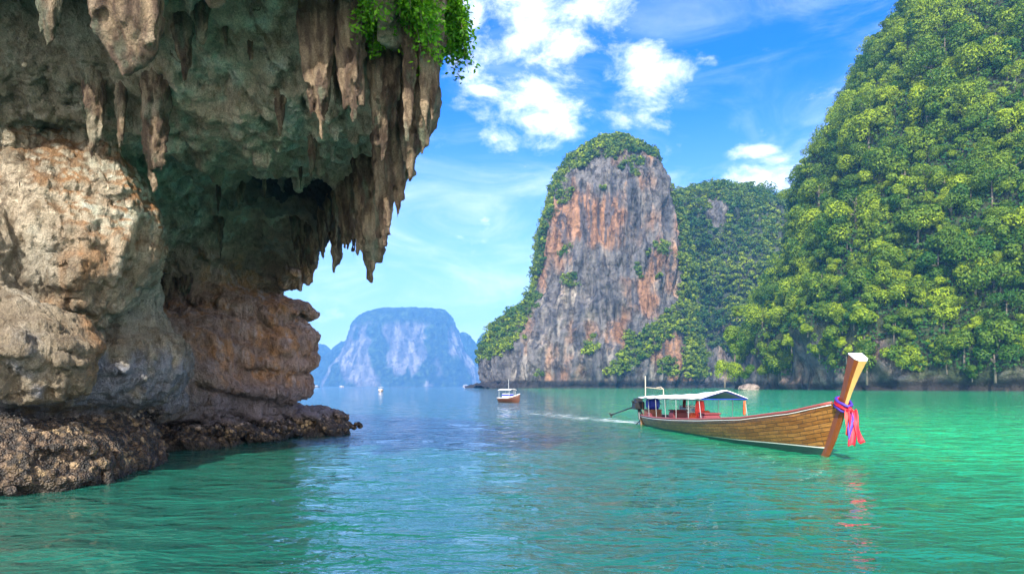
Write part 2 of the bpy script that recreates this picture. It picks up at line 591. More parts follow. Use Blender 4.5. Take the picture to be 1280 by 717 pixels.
hv = .10
gxs = np.arange(-25, .3, hv); gys = np.arange(10, 36, hv); gzs = np.arange(-1.6, 16.8, hv)
X, Y = np.meshgrid(gxs, gys, indexing='ij')
sh2 = X.shape
P2 = np.stack([X.ravel(), Y.ravel(), np.zeros(X.size)], 1)
n_a = fbm(P2, 3.2, 3, 2).reshape(sh2); n_b = fbm(P2, .9, 3, 9).reshape(sh2); n_c = fbm(P2, .42, 2, 21).reshape(sh2)
ROOF = [(-10.3, 31.0), (-8.6, 28.6), (-6.9, 26.6), (-5.4, 24.6), (-4.3, 22.2), (-3.3, 19.6), (-2.5, 17.4), (-2.0, 15.6),
        (-1.9, 13.6), (-2.2, 11.4), (-5.0, 11.6), (-7.4, 12.2), (-8.8, 12.6), (-10, 13.4), (-12, 13.5), (-16, 13.3), (-30, 13.2), (-30, 31.5), (-13, 32)]
roof2 = poly_sd(ROOF, X, Y) + .45 * n_a + .25 * n_b + .12 * n_c
# underside of the roof
zc2 = 8.7 + .55 * n_a + .25 * n_b + 1.6 * sstep(Y, 16.5, 12.5)
zc2 = zc2 + 1.5 * np.exp(-(((X + 7.2) / 2.6) ** 2 + ((Y - 23.6) / 1.9) ** 2))          # dark pocket
zc2 = zc2 + 1.3 * np.exp(-(((X + 10.2) / 2.6) ** 2 + ((Y - 14.2) / 1.0) ** 2))         # recess over the buttress
zc2 = zc2 - 2.6 * sstep(X, -9.5, -15.5) * sstep(Y, 19, 24)
zc2 = zc2 - 1.0 * sstep(Y, 25.5, 30.5)
zc2 = zc2 - .9 * np.exp(-((roof2 + .35) / .5) ** 2) * (0.6 + .9 * n_b)                  # curtain along the lip
zc2 = zc2 - 1.1 * np.clip(n_c - .28, 0, 1) - .7 * np.clip(n_b - .3, 0, 1)
X = X[:, :, None].astype(np.float32); Y = Y[:, :, None].astype(np.float32); Z = gzs[None, None, :].astype(np.float32)
Xb, Yb, Zb = np.broadcast_arrays(X, Y, Z)
Fd = ell(X, Y, Z, (-13.9, 19.0, 4.5), (3.5, 3.2, 10.5))
Fd = smin(Fd, ell(X, Y, Z, (-15.5, 17.4, 4), (4.5, 2.6, 9)), .8)
Fd = smin(Fd, ell(X, Y, Z, (-11.35, 17.3, 6.0), (2.0, 1.7, 2.3)), .5)      # cream nose
Fd = smin(Fd, ell(X, Y, Z, (-12.2, 15.5, 2.9), (2.6, 1.3, 1.25)), .35)     # grey bulge low left
Fd = smin(Fd, ell(X, Y, Z, (-12.3, 19.3, 2.7), (2.6, 2.4, 1.7)), .4)
Fd = smin(Fd, ell(X, Y, Z, (-13.5, 16.5, 5.2), (2.2, 1.8, 2.2)), .5)
Fd = smin(Fd, smax(smax(X + 15.2, 19 - Y, .5), Y - 31.5, .5) + 0 * Z, .8)    # back wall
# notch above the oyster ledge
Fd = Fd + .75 * np.exp(-((Z - 1.45) / .32) ** 2) * (Y < 24)
cm = ell(X, Y, Z, (-13.2, 29.2, 3.0), (4.1, 3.1, 3.1))
cm = smin(cm, ell(X, Y, Z, (-14.0, 29.8, 6.2), (2.75, 2.2, 3.4)), .5)
cm = smin(cm, ell(X, Y, Z, (-10.1, 29.9, 4.2), (1.1, 1.4, 1.1)), .4)
cm = smin(cm, ell(X, Y, Z, (-13.9, 26.0, 2.4), (3.0, 2.6, 2.3)), .5)
cm = smin(cm, ell(X, Y, Z, (-14.4, 22.8, 2.2), (3.0, 3.0, 2.3)), .6)
cm = cm + .85 * np.exp(-((Z - .55) / .45) ** 2)
Fd = smin(Fd, cm, .5)
lg = ell(X, Y, Z, (-12.2, 15.4, .1), (2.7, 2.6, 1.25))
lg = smin(lg, ell(X, Y, Z, (-12.0, 18.3, .05), (2.0, 2.6, 1.05)), .5)
lg = smin(lg, ell(X, Y, Z, (-12.9, 27.6, -.1), (2.9, 4.3, .55)), .3)
lg = smin(lg, ell(X, Y, Z, (-10.6, 31.8, 0.0), (2.7, 1.7, .8)), .5)
Fd = smin(Fd, lg, .22)
rf = smax(roof2[:, :, None].astype(np.float32) - .05 * (Z - 9), zc2[:, :, None].astype(np.float32) - Z, .5)
rf = smax(rf, Z - (12.9 - 1.7 * sstep(X, -7, -3)) - (.8 * n_a[:, :, None].astype(np.float32)), 1.0)
Fd = smin(Fd, rf, .7).astype(np.float32)
band = np.abs(Fd) < 1.1
Pb = np.stack([Xb[band], Yb[band], Zb[band]], 1)
wp = Pb + .45 * np.stack([vn(Pb / 1.7, 1), vn(Pb / 1.7, 2), vn(Pb / 1.7, 3)], 1)
low = sstep(Pb[:, 2], 1.9, .9)
nn = .42 * fbm(wp, (2.6, 2.6, 3.2), 3, 0) + .16 * (1 - low) * fbm(wp, (.55, .55, 2.6), 3, 4, ridged=True) + .12 * (1 - low) * fbm(wp, (1.6, 1.6, .32), 3, 14, ridged=True) + .20 * fbm(wp, (1.0, 1.0, .8), 3, 12, ridged=True)
nn += .34 * low * fbm(Pb, .5, 3, 17, ridged=True) + .16 * (1 - low) * fbm(wp, (.8, .8, 1.3), 3, 22)
# bedding: tilted shelves on the far mass
bed = Pb[:, 2] + .35 * Pb[:, 0] + .8 * vn(Pb / 2.5, 6)
farm = sstep(Pb[:, 1], 22, 25) * sstep(Pb[:, 2], 8, 6.5)
nn += farm * .34 * np.abs(np.sin(bed * 2.1)) + farm * .15 * np.sin(bed * 6.1 + vn(Pb / .8, 5) * 2)
Fd[band] -= nn
for ax in range(3):
    s = [slice(None)] * 3
    for e in (0, -1):
        s[ax] = e; Fd[tuple(s)] = np.maximum(Fd[tuple(s)], .05)
V, Q = surface_nets(Fd, (gxs[0], gys[0], gzs[0]), hv)
V0, Q0 = V, Q
V, Q = subdivide(V, Q)
N = vnormals(V, Q)
V += N * (.15 * fbm(V, (.26, .26, .55), 4, 31, ridged=True, gain=.68) + .05 * fbm(V, .40, 3, 27))[:, None]
N = vnormals(V, Q)


def rock_tone(V, N):
    """mineral colours of the cave cliff by place on the rock, with painted shade and a brightened ceiling"""
    n1 = fbm(V, (1.4, 1.4, 2.2), 4, 40); n2 = fbm(V, (.35, .35, 1.6), 4, 45); n3 = fbm(V, 3.5, 3, 50); n4 = fbm(V, .5, 4, 55)
    c = np.tile(np.array([.36, .29, .20]), (len(V), 1))
    c = lerp3(c, (.62, .56, .44), sstep(n1, -.25, .45))                      # cream
    c = lerp3(c, (.52, .25, .09), sstep(n3 + .5 * n2, .0, .45) * .85)         # ochre
    c = lerp3(c, (.60, .34, .17), sstep(V[:, 0], -11.2, -13) * sstep(V[:, 1], 20, 18) * sstep(V[:, 2], 6.3, 4.5) * .6)
    # pale bluish grey patches low down
    c = lerp3(c, (.30, .32, .38), sstep(n1 + n4 * .6, -.15, .25) * sstep(V[:, 2], 3.6, 2.8) * sstep(V[:, 1], 30, 20) * .9)
    # far mass: purple brown with rust
    fm = sstep(V[:, 1], 22.5, 25.5) * sstep(V[:, 2] + .6 * n1, 7.9, 7.2)
    fc = lerp3(np.tile(np.array([.55, .38, .30]), (len(V), 1)), (.72, .38, .18), sstep(n3 + .7 * n4, .0, .4))
    fc = lerp3(fc, (.66, .54, .50), sstep(n4 + n2, .15, .6) * .75)
    fc = lerp3(fc, (.30, .28, .32), sstep(V[:, 2], 2.6, 1.6) * .8)
    c = lerp3(c, fc, fm)
    # ceiling: underside painted paler and warmer to make up for weak green bounce light
    under = sstep(N[:, 2], .45, .0) * sstep(V[:, 2] + .5 * n1, 5.0, 6.4) * sstep(V[:, 1], 12, 13)
    cc = lerp3(np.tile(np.array([.72, .60, .44]), (len(V), 1)), (.90, .86, .68), sstep(n4 + .4 * n1, -.2, .4))
    cc = lerp3(cc, (.40, .30, .17), sstep(n2 + n3 * .6, .38, .65) * .6)
    c = lerp3(c, cc, under * (1 - .75 * fm))
    back = sstep(V[:, 1], 17.5, 19.5) * sstep(V[:, 2], 4.4, 5.6) * (1 - fm)
    c = lerp3(c, cc, back * sstep(n2 + n1, .5, -.2) * .8)
    # near-black painted into the roof pocket, standing in for its shade
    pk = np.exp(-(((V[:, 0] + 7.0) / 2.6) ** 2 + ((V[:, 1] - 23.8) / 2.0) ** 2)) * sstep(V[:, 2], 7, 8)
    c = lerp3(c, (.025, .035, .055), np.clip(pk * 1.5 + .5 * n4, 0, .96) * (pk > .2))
    # overhang shade painted into the rock near the roof of the buttress
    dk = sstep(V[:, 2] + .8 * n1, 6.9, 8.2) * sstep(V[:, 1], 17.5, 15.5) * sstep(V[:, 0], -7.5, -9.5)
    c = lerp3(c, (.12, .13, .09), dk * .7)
    # outer curtains at the lip: brown, purple, weathered grey
    lip = sstep(poly_sd(ROOF, V[:, 0], V[:, 1]), -1.0, -.2) * sstep(V[:, 2], 6.8, 7.6) * sstep(V[:, 0], -11, -9)
    lc = lerp3(np.tile(np.array([.18, .13, .10]), (len(V), 1)), (.46, .36, .26), sstep(n2, -.2, .45))
    lc = lerp3(lc, (.16, .14, .19), sstep(n3, 0, .5) * .6)
    c = lerp3(c, lc, lip * .9)
    # tide zone: brown-black oyster shelves
    td = sstep(V[:, 2] + .25 * n4, 1.75, 1.25) * sstep(V[:, 1], 24, 21) + sstep(V[:, 2] + .2 * n4, 1.05, .6) * sstep(V[:, 1], 20, 23)
    tc = lerp3(np.tile(np.array([.085, .06, .04]), (len(V), 1)), (.24, .18, .10), sstep(n4, -.1, .5))
    tc = lerp3(tc, (.03, .025, .02), sstep(V[:, 2], .3, .05))
    c = lerp3(c, tc, np.clip(td, 0, 1))
    return np.clip(c, .01, .8), np.clip(td, 0, 1)


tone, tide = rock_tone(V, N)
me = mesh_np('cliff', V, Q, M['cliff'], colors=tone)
me.materials.append(M['oyster'])
mi = (tide[Q].mean(1) > .6).astype(np.int32); me.polygons.foreach_set('material_index', mi)
cliff = obj('cliff', me); tag(cliff, 'ochre and green limestone cliff with an overhanging sea cave', 'cliff', kind='structure')
print('cliff', len(V), time.time() - T0)
CLV, CLN = V, N


from mathutils.bvhtree import BVHTree
BV = BVHTree.FromPolygons(V0.tolist(), Q0.tolist())


# ---- stalactites: each a bundle of fluted, dripping rods
def stalactite(px, py0, py1, wpx, Yd, seed, rods=5, thick=1.0, pale=0.3):
    if wpx > 80: thick = 1.5
    r = np.random.default_rng(seed)
    hit = BV.ray_cast(Vector((0, 0, H)), direction(px, max(py0, -60) + 4))
    if hit[0] is not None and hit[0].z > 5.5: Yd = hit[0].y + .05
    x0 = (px - 640) / F * Yd; zt = H + (482 - py0) / F * Yd; zb = H + (482 - py1) / F * Yd; wd = wpx / F * Yd
    zt += .35
    Ln = zt - zb
    h = max(.035, wd / 22)
    pad = .25
    xs_ = np.arange(-wd * .5 - pad, wd * .5 + pad, h); ys_ = np.arange(-wd * .4 - pad, wd * .4 + pad, h); zs_ = np.arange(-Ln - .15, .15, h)
    if len(xs_) * len(ys_) * len(zs_) > 2.2e6:
        h *= 1.4
        xs_ = np.arange(-wd * .5 - pad, wd * .5 + pad, h); ys_ = np.arange(-wd * .4 - pad, wd * .4 + pad, h); zs_ = np.arange(-Ln - .15, .15, h)
    X, Y, Z = [q.astype(np.float32) for q in np.meshgrid(xs_, ys_, zs_, indexing='ij')]
    Pn = np.stack([X.ravel() + x0, Y.ravel() + Yd, Z.ravel()], 1)
    X = X + .10 * wd * vn(Pn / max(.5, Ln * .4), seed).reshape(X.shape)
    Fv = None
    for k in range(rods):
        fx = 0 if k == 0 else r.uniform(-.36, .36); fy = 0 if k == 0 else r.uniform(-.3, .3)
        ln = Ln if k == 0 else Ln * r.uniform(.55, .93)
        rr = wd * (.26 if k == 0 else r.uniform(.13, .24)) * thick * (1.2 if rods < 3 else 1)
        if rods == 1: rr = wd * .42 * thick
        t = np.clip(-Z / ln, 0, 1)
        rad = rr * (1 - t ** 1.6) ** .75 * (1 + .22 * np.sin(Z * 7 / max(.5, rr * 5) + k * 2))
        cx = fx * wd * (1 - .25 * t); cyy = fy * wd * .8
        d = np.sqrt((X - cx) ** 2 + (Y - cyy) ** 2) - rad
        d = np.maximum(d, -(Z + ln))
        Fv = d if Fv is None else smin(Fv, d, .10 * wd + .02)
    Fv = Fv.ravel() - .10 * wd * fbm(Pn, (wd * .22, wd * .22, wd * .8), 3, seed + 3, ridged=True) - .05 * wd * fbm(Pn, wd * .16, 2, seed + 5)
    Fv = Fv.reshape(X.shape)
    Fv[0] = Fv[-1] = .05; Fv[:, 0] = Fv[:, -1] = .05; Fv[:, :, 0] = Fv[:, :, -1] = .05
    V, Q = surface_nets(Fv.astype(np.float32), (xs_[0], ys_[0], zs_[0]), h)
    W = V + np.array([x0, Yd, zt])
    n = fbm(W, (.12, .12, .7), 4, seed); n2 = fbm(W, .6, 3, seed + 2)
    c = lerp3(np.tile(np.array([.15, .10, .07]), (len(V), 1)), (.46, .34, .22), sstep(n, -.2, .45))
    c = lerp3(c, (.20, .26, .17), sstep(n2 - n, .15, .6) * .6)
    c = lerp3(c, (.60, .52, .38), sstep(n2 + n * .5, .1, .5) * pale)
    o = obj('stalactite', mesh_np('stalactite', V, Q, M['cliff'], colors=c), cliff, (x0, Yd, zt))
    return o


ST = [  # px, top, tip, width, distance, rods, pale
    (464, 190, 352, 46, 22.6, 12, .25), (447, 215, 318, 26, 23.2, 5, .4), (482, 160, 305, 40, 21.6, 10, .25), (496, 130, 268, 34, 20.6, 9, .3), (512, 90, 225, 34, 20, 9, .25), (528, 40, 190, 36, 20, 9, .2), (440, 225, 322, 34, 20, 8, .4), (540, -30, 150, 34, 20, 8, .2), (480, 60, 200, 40, 20, 9, .4), (440, -20, 150, 44, 20, 9, .4),
    (418, 285, 340, 22, 25.6, 4, .5), (388, 288, 341, 22, 26.8, 4, .5), (432, 270, 310, 16, 24.6, 3, .3), (403, 288, 316, 14, 26.2, 3, .4),
    (402, -20, 178, 52, 15.2, 11, .5), (389, 165, 223, 18, 17.4, 2, .5), (425, 30, 140, 26, 15.6, 4, .4), (350, 115, 172, 22, 17.8, 4, .2),
    (515, 130, 214, 12, 17.0, 2, .1), (533, -10, 165, 30, 15.6, 5, .15), (508, 20, 175, 28, 16.4, 5, .3), (548, -20, 120, 18, 15.0, 3, .1),
    (470, 40, 180, 30, 16.6, 5, .5), (448, 20, 130, 24, 15.8, 4, .4),
    (158, -60, 92, 95, 13.4, 7, .35), (62, -40, 58, 44, 13.2, 7, .2), (252, 0, 58, 34, 15.6, 4, .6), (232, 30, 84, 10, 15.8, 1, .2),
    (116, 90, 196, 34, 15.2, 10, .8), (196, 90, 238, 36, 15.6, 10, .6), (230, 20, 100, 34, 15, 9, .5), (150, 100, 190, 18, 15, 4, .5),
    (276, 262, 322, 12, 24.8, 2, .4), (300, 222, 262, 18, 22.8, 3, .5), (272, 226, 268, 10, 23.2, 2, .5), (205, 345, 378, 30, 25.2, 6, .4), (232, 340, 372, 20, 25.6, 4, .4),
    (330, 215, 248, 10, 21.5, 2, .4), (376, 200, 240, 9, 20.6, 2, .3), (312, 40, 86, 12, 15.4, 2, .3), (283, 30, 66, 10, 15.3, 2, .3),
]
_r = np.random.default_rng(21)
for k in range(34):   # the fringe of small drips along the lip
    u = _r.random(); px = np.interp(u, [0, .35, .7, 1], [372, 450, 505, 540]) + _r.uniform(-14, 4); py = np.interp(u, [0, .35, .7, 1], [292, 262, 190, 95]) + _r.uniform(-25, 10)
    ST.append((px, py - 12, py + _r.uniform(22, 62), _r.uniform(8, 17), 18, int(_r.integers(1, 4)), _r.uniform(.1, .5)))
for i, (px, a_, b_, wp_, Yd, rd, pl) in enumerate(ST):
    stalactite(px, a_, b_, wp_, Yd, 100 + i * 7, rd, 1.0, pl)
print('stalactites', time.time() - T0)


# ================================================================== FOLIAGE
def leaf_cloud(C, Nn, size, rng, tone, aspect=1.0):
    """one small bent quad per centre; returns V, F(quads), shade"""
    n = len(C)
    Nn = Nn / (np.linalg.norm(Nn, axis=1, keepdims=True) + 1e-9)
    r = rng.normal(size=(n, 3)); a = np.cross(Nn, r); a /= np.linalg.norm(a, axis=1, keepdims=True) + 1e-9
    b = np.cross(Nn, a)
    s = (size * rng.uniform(.6, 1.3, n))[:, None]
    P = np.stack([C - a * s, C - b * s * .55 * aspect + Nn * s * .12, C + a * s, C + b * s * .55 * aspect + Nn * s * .12], 1)
    return P.reshape(-1, 3), np.arange(4 * n).reshape(-1, 4), np.repeat(tone, 4)


def crown_points(rng, n, rad, height, lobes=9, flat=.75):
    """points on lumpy lobes that make an uneven crown; crown centre at origin"""
    L = rng.normal(size=(lobes, 3)); L /= np.linalg.norm(L, axis=1, keepdims=True)
    L *= rng.uniform(.45, .85, (lobes, 1)); L[:, 2] = L[:, 2] * .75 + .1
    L *= np.array([rad, rad, height])
    lr = rng.uniform(.24, .50, lobes) * rad
    k = rng.choice(lobes, n, p=lr ** 2 / (lr ** 2).sum())
    d = rng.normal(size=(n, 3)); d[:, 2] += .35; d /= np.linalg.norm(d, axis=1, keepdims=True)
    rr = lr[k] * rng.uniform(.72, 1.05, n)
    q = d * rr[:, None]; q[:, 2] *= flat
    P = L[k] + q
    tone = np.clip(.5 + .12 * rng.normal(size=n) + rng.uniform(-.25, .25, lobes)[k], 0, 1)
    nn = d + rng.normal(size=(n, 3)) * .38 + np.array([0, 0, .3])
    return P, nn, tone, L


def make_tree_meshes(i, rad, height, trunk_h, leaf=.31, nleaf=3400):
    rng = np.random.default_rng(500 + i)
    P, nn, tone, L = crown_points(rng, nleaf, rad, height, lobes=10 + i % 5, flat=.75 + .1 * (i % 3))
    P[:, 2] += trunk_h
    V, Fq, sh = leaf_cloud(P, nn, leaf, rng, tone)
    crown = mesh_np('crown', V, Fq, M['leaf_lit'], smooth=False, floats={'shade': sh})
    mb = MB()
    lean = rng.normal(size=2) * .5
    top = Vector((lean[0], lean[1], trunk_h))
    mb.tube([(0, 0, -1.5), (lean[0] * .3, lean[1] * .3, trunk_h * .45), top, top + Vector((0, 0, height * .5))], [rad * .07, rad * .05, rad * .035, .05], 7)
    for q in L[:6]:
        e = Vector(q) + Vector((0, 0, trunk_h))
        st = Vector((lean[0] * .6, lean[1] * .6, trunk_h * random.uniform(.55, .95)))
        mb.tube([st, (st + e) / 2 + Vector((0, 0, .3)), e], [rad * .032, rad * .022, .04], 5)
    me = D.meshes.new('trunk'); me.from_pydata([tuple(v) for v in mb.V], [], mb.F); me.materials.append(M['bark'])
    me.polygons.foreach_set('use_smooth', [True] * len(me.polygons))
    return crown, me


TREES = [make_tree_meshes(i, rad, hh, th) for i, (rad, hh, th) in enumerate([(4.6, 4.6, 4), (5.2, 4.4, 4.5), (3.8, 4.8, 4), (4.9, 4.0, 4.5), (4.2, 5.2, 5), (5.6, 4.6, 5), (3.6, 3.8, 3.5), (4.4, 6.0, 5), (5.0, 3.4, 6), (3.2, 5.4, 4.5), (6.0, 4.0, 5), (4.0, 4.2, 3)])]


def place_tree(P, sc, rz, var, name, label, group=None):
    e = empty(name, tuple(P), rz); e.scale = (sc, sc, sc)
    tag(e, label, 'tree', group)
    c, tr = TREES[var]
    obj('crown', c, e); obj('trunk', tr, e)
    return e


# ================================================================== KARST HILLS
def interp_tab(tab, key, col):
    t = np.array(tab, float); o = np.argsort(t[:, 0]); return np.interp(key, t[o, 0], t[o, col])


def karst_mesh(tab, cyt, nth, nz, noises, power=2.3):
    """tab rows: z, cx, rx, ry. closed tower with displaced wall; returns V,Q grid + normals"""
    zt = max(r[0] for r in tab)
    u = np.linspace(0, 1, nz); z = -3 + (zt + 3) * u
    th = np.linspace(0, 2 * np.pi, nth, endpoint=False)
    TH, ZZ = np.meshgrid(th, z, indexing='ij')
    cx = interp_tab(tab, ZZ, 1); rx = interp_tab(tab, ZZ, 2); ry = interp_tab(tab, ZZ, 3)
    cyv = interp_tab(tab, ZZ, 4) if len(tab[0]) > 4 else cyt
    c, s = np.cos(TH), np.sin(TH)
    k = (np.abs(c) ** power + np.abs(s) ** power) ** (-1 / power)
    Xp = cx + rx * k * c; Yp = cyv + ry * k * s
    V = np.stack([Xp.ravel(), Yp.ravel(), ZZ.ravel()], 1)
    i, j = np.meshgrid(np.arange(nth), np.arange(nz - 1), indexing='ij')
    a = (i * nz + j).ravel(); b = (((i + 1) % nth) * nz + j).ravel()
    Q = np.stack([a, b, b + 1, a + 1], 1)
    N = vnormals(V, Q)
    dsp = np.zeros(len(V), np.float32)
    for amp, sc, oc, sd, rg in noises:
        dsp += amp * fbm(V, sc, oc, sd, ridged=rg)
    dsp -= 3.4 * np.exp(-((V[:, 2] - 1.5) / 2.6) ** 2) * (zt < 345)
    V = V + N * dsp[:, None] * np.array([1, 1, .6])
    # close the top
    topi = np.arange(nth) * nz + nz - 1
    cpt = V[topi].mean(0); V = np.vstack([V, cpt])
    tri = np.stack([topi, np.roll(topi, -1), np.full(nth, len(V) - 1), np.full(nth, len(V) - 1)], 1)
    return V, Q, tri, vnormals(V, Q)


def hill_obj(name, V, Q, tri, tone, mat, label):
    me = mesh_np(name, V, Q, mat, colors=tone)
    o = obj(name, me); tag(o, label, 'hill', kind='structure'); return o


def sample_surface(V, Q, N, n, rng, mask=None):
    A = V[Q[:, 0]]; B = V[Q[:, 1]]; C = V[Q[:, 2]]
    ar = np.linalg.norm(np.cross(B - A, V[Q[:, 3]] - A), axis=1)
    # only what can face the photograph's side and a little around it
    cen = (A + C) / 2; nn = N[Q[:, 0]]
    face = (nn * (np.array([0, 0, 40]) - cen)).sum(1) > -.25 * np.linalg.norm(cen, axis=1)
    ar = ar * face
    if mask is not None: ar = ar * mask(cen, nn)
    k = rng.choice(len(Q), n, p=ar / ar.sum())
    s, t = rng.random(n), rng.random(n)
    return A[k] + (B[k] - A[k]) * s[:, None] + (V[Q[k, 3]] - A[k]) * t[:, None], nn[k]


def thin(P, r, rng):
    """drop points closer than r (grid hashing)"""
    keep = []; cells = {}
    for i, p in enumerate(P):
        c = tuple((p // r).astype(int)); ok = True
        for dx in (-1, 0, 1):
            for dy in (-1, 0, 1):
                for dz in (-1, 0, 1):
                    for q in cells.get((c[0] + dx, c[1] + dy, c[2] + dz), ()):
                        if ((P[q] - p) ** 2).sum() < r * r: ok = False; break
                    if not ok: break
                if not ok: break
            if not ok: break
        if ok: cells.setdefault(c, []).append(i); keep.append(i)
    return np.array(keep)


def crowns_stuff(P, Nn, rad, rng, nleaf, leaf, yellow):
    """many crowns merged in one mesh; P base points, rad array"""
    VV, SS = [], []
    vari = [crown_points(np.random.default_rng(900 + k), nleaf, 1.0, .75, 7 + k % 4, .7) for k in range(12)]
    for i in range(len(P)):
        q, nn, tone, _ = vari[rng.integers(12)]
        a = rng.uniform(0, 6.28); R = np.array([[math.cos(a), -math.sin(a), 0], [math.sin(a), math.cos(a), 0], [0, 0, 1]])
        pts = (q * rad[i]) @ R.T + P[i]
        v, f, s = leaf_cloud(pts, nn @ R.T, leaf, rng, np.clip(tone * .6 + yellow[i] * .5, 0, 1))
        VV.append(v); SS.append(s)
    V = np.concatenate(VV)
    return V, np.arange(len(V)).reshape(-1, 4), np.concatenate(SS)


def karst_tone(V, N, zscale, warm=1.0):
    n1 = fbm(V, (9 * zscale, 9 * zscale, 60 * zscale), 4, 60); n2 = fbm(V, (4 * zscale, 4 * zscale, 38 * zscale), 4, 63)
    n3 = fbm(V, 42 * zscale, 3, 66)
    c = np.tile(np.array([.12, .115, .115]), (len(V), 1))
    c = lerp3(c, (.29, .26, .22), sstep(n1, -.1, .5))
    c = lerp3(c, (.29, .145, .07), sstep(n3 + .45 * n1, -.06, .35) * .85 * warm)
    c = lerp3(c, (.055, .06, .075), sstep(n2, .0, .35) * .85)
    return c


rng = np.random.default_rng(77)
def row(Yc, y, L, R, ry, dy=0):
    z = H + (482 - y) * Yc / F
    xl, xr = (L - 640) / F * Yc, (R - 640) / F * Yc
    return (z, (xl + xr) / 2, (xr - xl) / 2, ry, Yc + dy)

# ---- right forested hill
cyR = 420
def rr_(y, L, ry, dy=0, cx=330):
    z = H + (482 - y) * cyR / F; xl = (L - 640) / F * cyR
    return (z, cx, cx - xl, ry, cyR + dy)
tabR = [(-3, 330, 184, 172, cyR), rr_(470, 946, 176), rr_(420, 948, 176), rr_(350, 990, 162), rr_(270, 1020, 146), rr_(190, 1038, 130), rr_(120, 1070, 114),
        rr_(60, 1104, 98), rr_(0, 1148, 82), (285, 330, 62, 55, cyR), (318, 330, 28, 26, cyR), (330, 330, 4, 4, cyR)]
V, Q, tri, N = karst_mesh(tabR, cyR, 420, 260, [(14, 70, 3, 1, False), (11, (26, 26, 34), 3, 4, False), (1.6, (5, 5, 14), 3, 8, True)], 2.2)
tn = karst_tone(V, N, .45, .6)
soil = sstep(fbm(V, 14, 3, 90) + sstep(V[:, 2], 18, 36) * 1.5 + sstep(V[:, 0], 168, 184), .2, .6)
tn = lerp3(tn, (.045, .06, .025), soil)
tn = lerp3(tn, (.30, .27, .23), sstep(fbm(V, (7, 7, 4), 3, 71), .1, .4) * sstep(V[:, 2], 14, 9) * .7)
tn = lerp3(tn, (.035, .03, .028), sstep(V[:, 2] + 3 * fbm(V, (14, 14, 3), 3, 73), 5.5, 3.0))
hillR = hill_obj('hill', V, Q, tri, tn, M['karst'], 'tall steep hill wholly covered in bright green forest')
def mR(c, n):
    rocky = (c[:, 0] < 176) & (c[:, 2] < 32 + 6 * fbm(c, 12, 2, 5))
    inframe = (c[:, 0] / c[:, 1] < .80)
    return ((c[:, 2] > 9 + 3 * fbm(c, 9, 2, 3)) & ~(rocky & (fbm(c, 11, 2, 8) > -.25))) * np.where(inframe, 1.0, .55)
P, Nn = sample_surface(V, Q, N, 12000, rng, mR)
vis = (P[:, 0] / P[:, 1] < .76) & (H + (482 - 0) < 1e9)
k = thin(P, 6.6, rng); P, Nn = P[k], Nn[k]
px = 640 + F * P[:, 0] / P[:, 1]; py = 482 - F * (P[:, 2] + 6 - H) / P[:, 1]
infr = (px < 1290) & (py > -12) & (px > 900)
dist = np.linalg.norm(P, axis=1)
front = (Nn * -P / dist[:, None]).sum(1) > .02
score = np.where(infr & front, dist, 1e9)
order = np.argsort(score)
ind = order[:285]; ind = ind[score[ind] < 1e8]
rest = np.setdiff1d(np.arange(len(P)), ind)
for i in ind:
    p = P[i] + Nn[i] * .5 - np.array([0, 0, 3.0])
    if P[i, 2] < 32: lab, grp = 'broad green tree low on the steep forested hill, just above the shore', 'trees along the foot of the green hill'
    elif P[i, 2] < 80: lab, grp = 'yellow-green broadleaf tree midway up the steep forested hill', 'trees on the middle slope of the green hill'
    else: lab, grp = 'bright green tree high up on the steep forested hill', 'trees on the upper slope of the green hill'
    place_tree(p, rng.choice([.75, 1.1, 1.5, 2.1]) * rng.uniform(.9, 1.15), rng.uniform(0, 6.28), int(rng.integers(12)), 'broadleaf_tree', lab, grp)
Pr = P[rest] + Nn[rest] * 1.0 + np.array([0, 0, 1.5])
yel = np.clip(.48 + .7 * fbm(Pr, 24, 2, 7) + .35 * rng.normal(size=len(Pr)), 0, 1)
v1, f1, s1 = crowns_stuff(Pr, Nn[rest], rng.uniform(4.0, 6.0, len(Pr)) * rng.choice([.8, 1.2, 1.7], len(Pr)), rng, 1000, .50, yel)
# low growth that clothes the ground between the trees
Pu, Nu = sample_surface(V, Q, N, 80000, rng, mR)
Pu = Pu + Nu * rng.uniform(.2, 3.2, len(Pu))[:, None]
v2, f2, s2 = leaf_cloud(Pu, Nu + rng.normal(size=Nu.shape) * .6 + np.array([0, 0, .5]), .9, rng, np.clip(.22 + .45 * fbm(Pu, 12, 2, 4) + .1 * rng.normal(size=len(Pu)), 0, 1))
fo = obj('forest', mesh_np('forest', np.vstack([v1, v2]), np.vstack([f1, f2 + len(v1)]), M['leaf_stuff'], smooth=False, floats={'shade': np.concatenate([s1, s2])}))
tag(fo, 'dense forest and undergrowth between the trees of the steep green hill', 'forest', kind='stuff')
print('right hill', len(ind), len(rest), time.time() - T0)

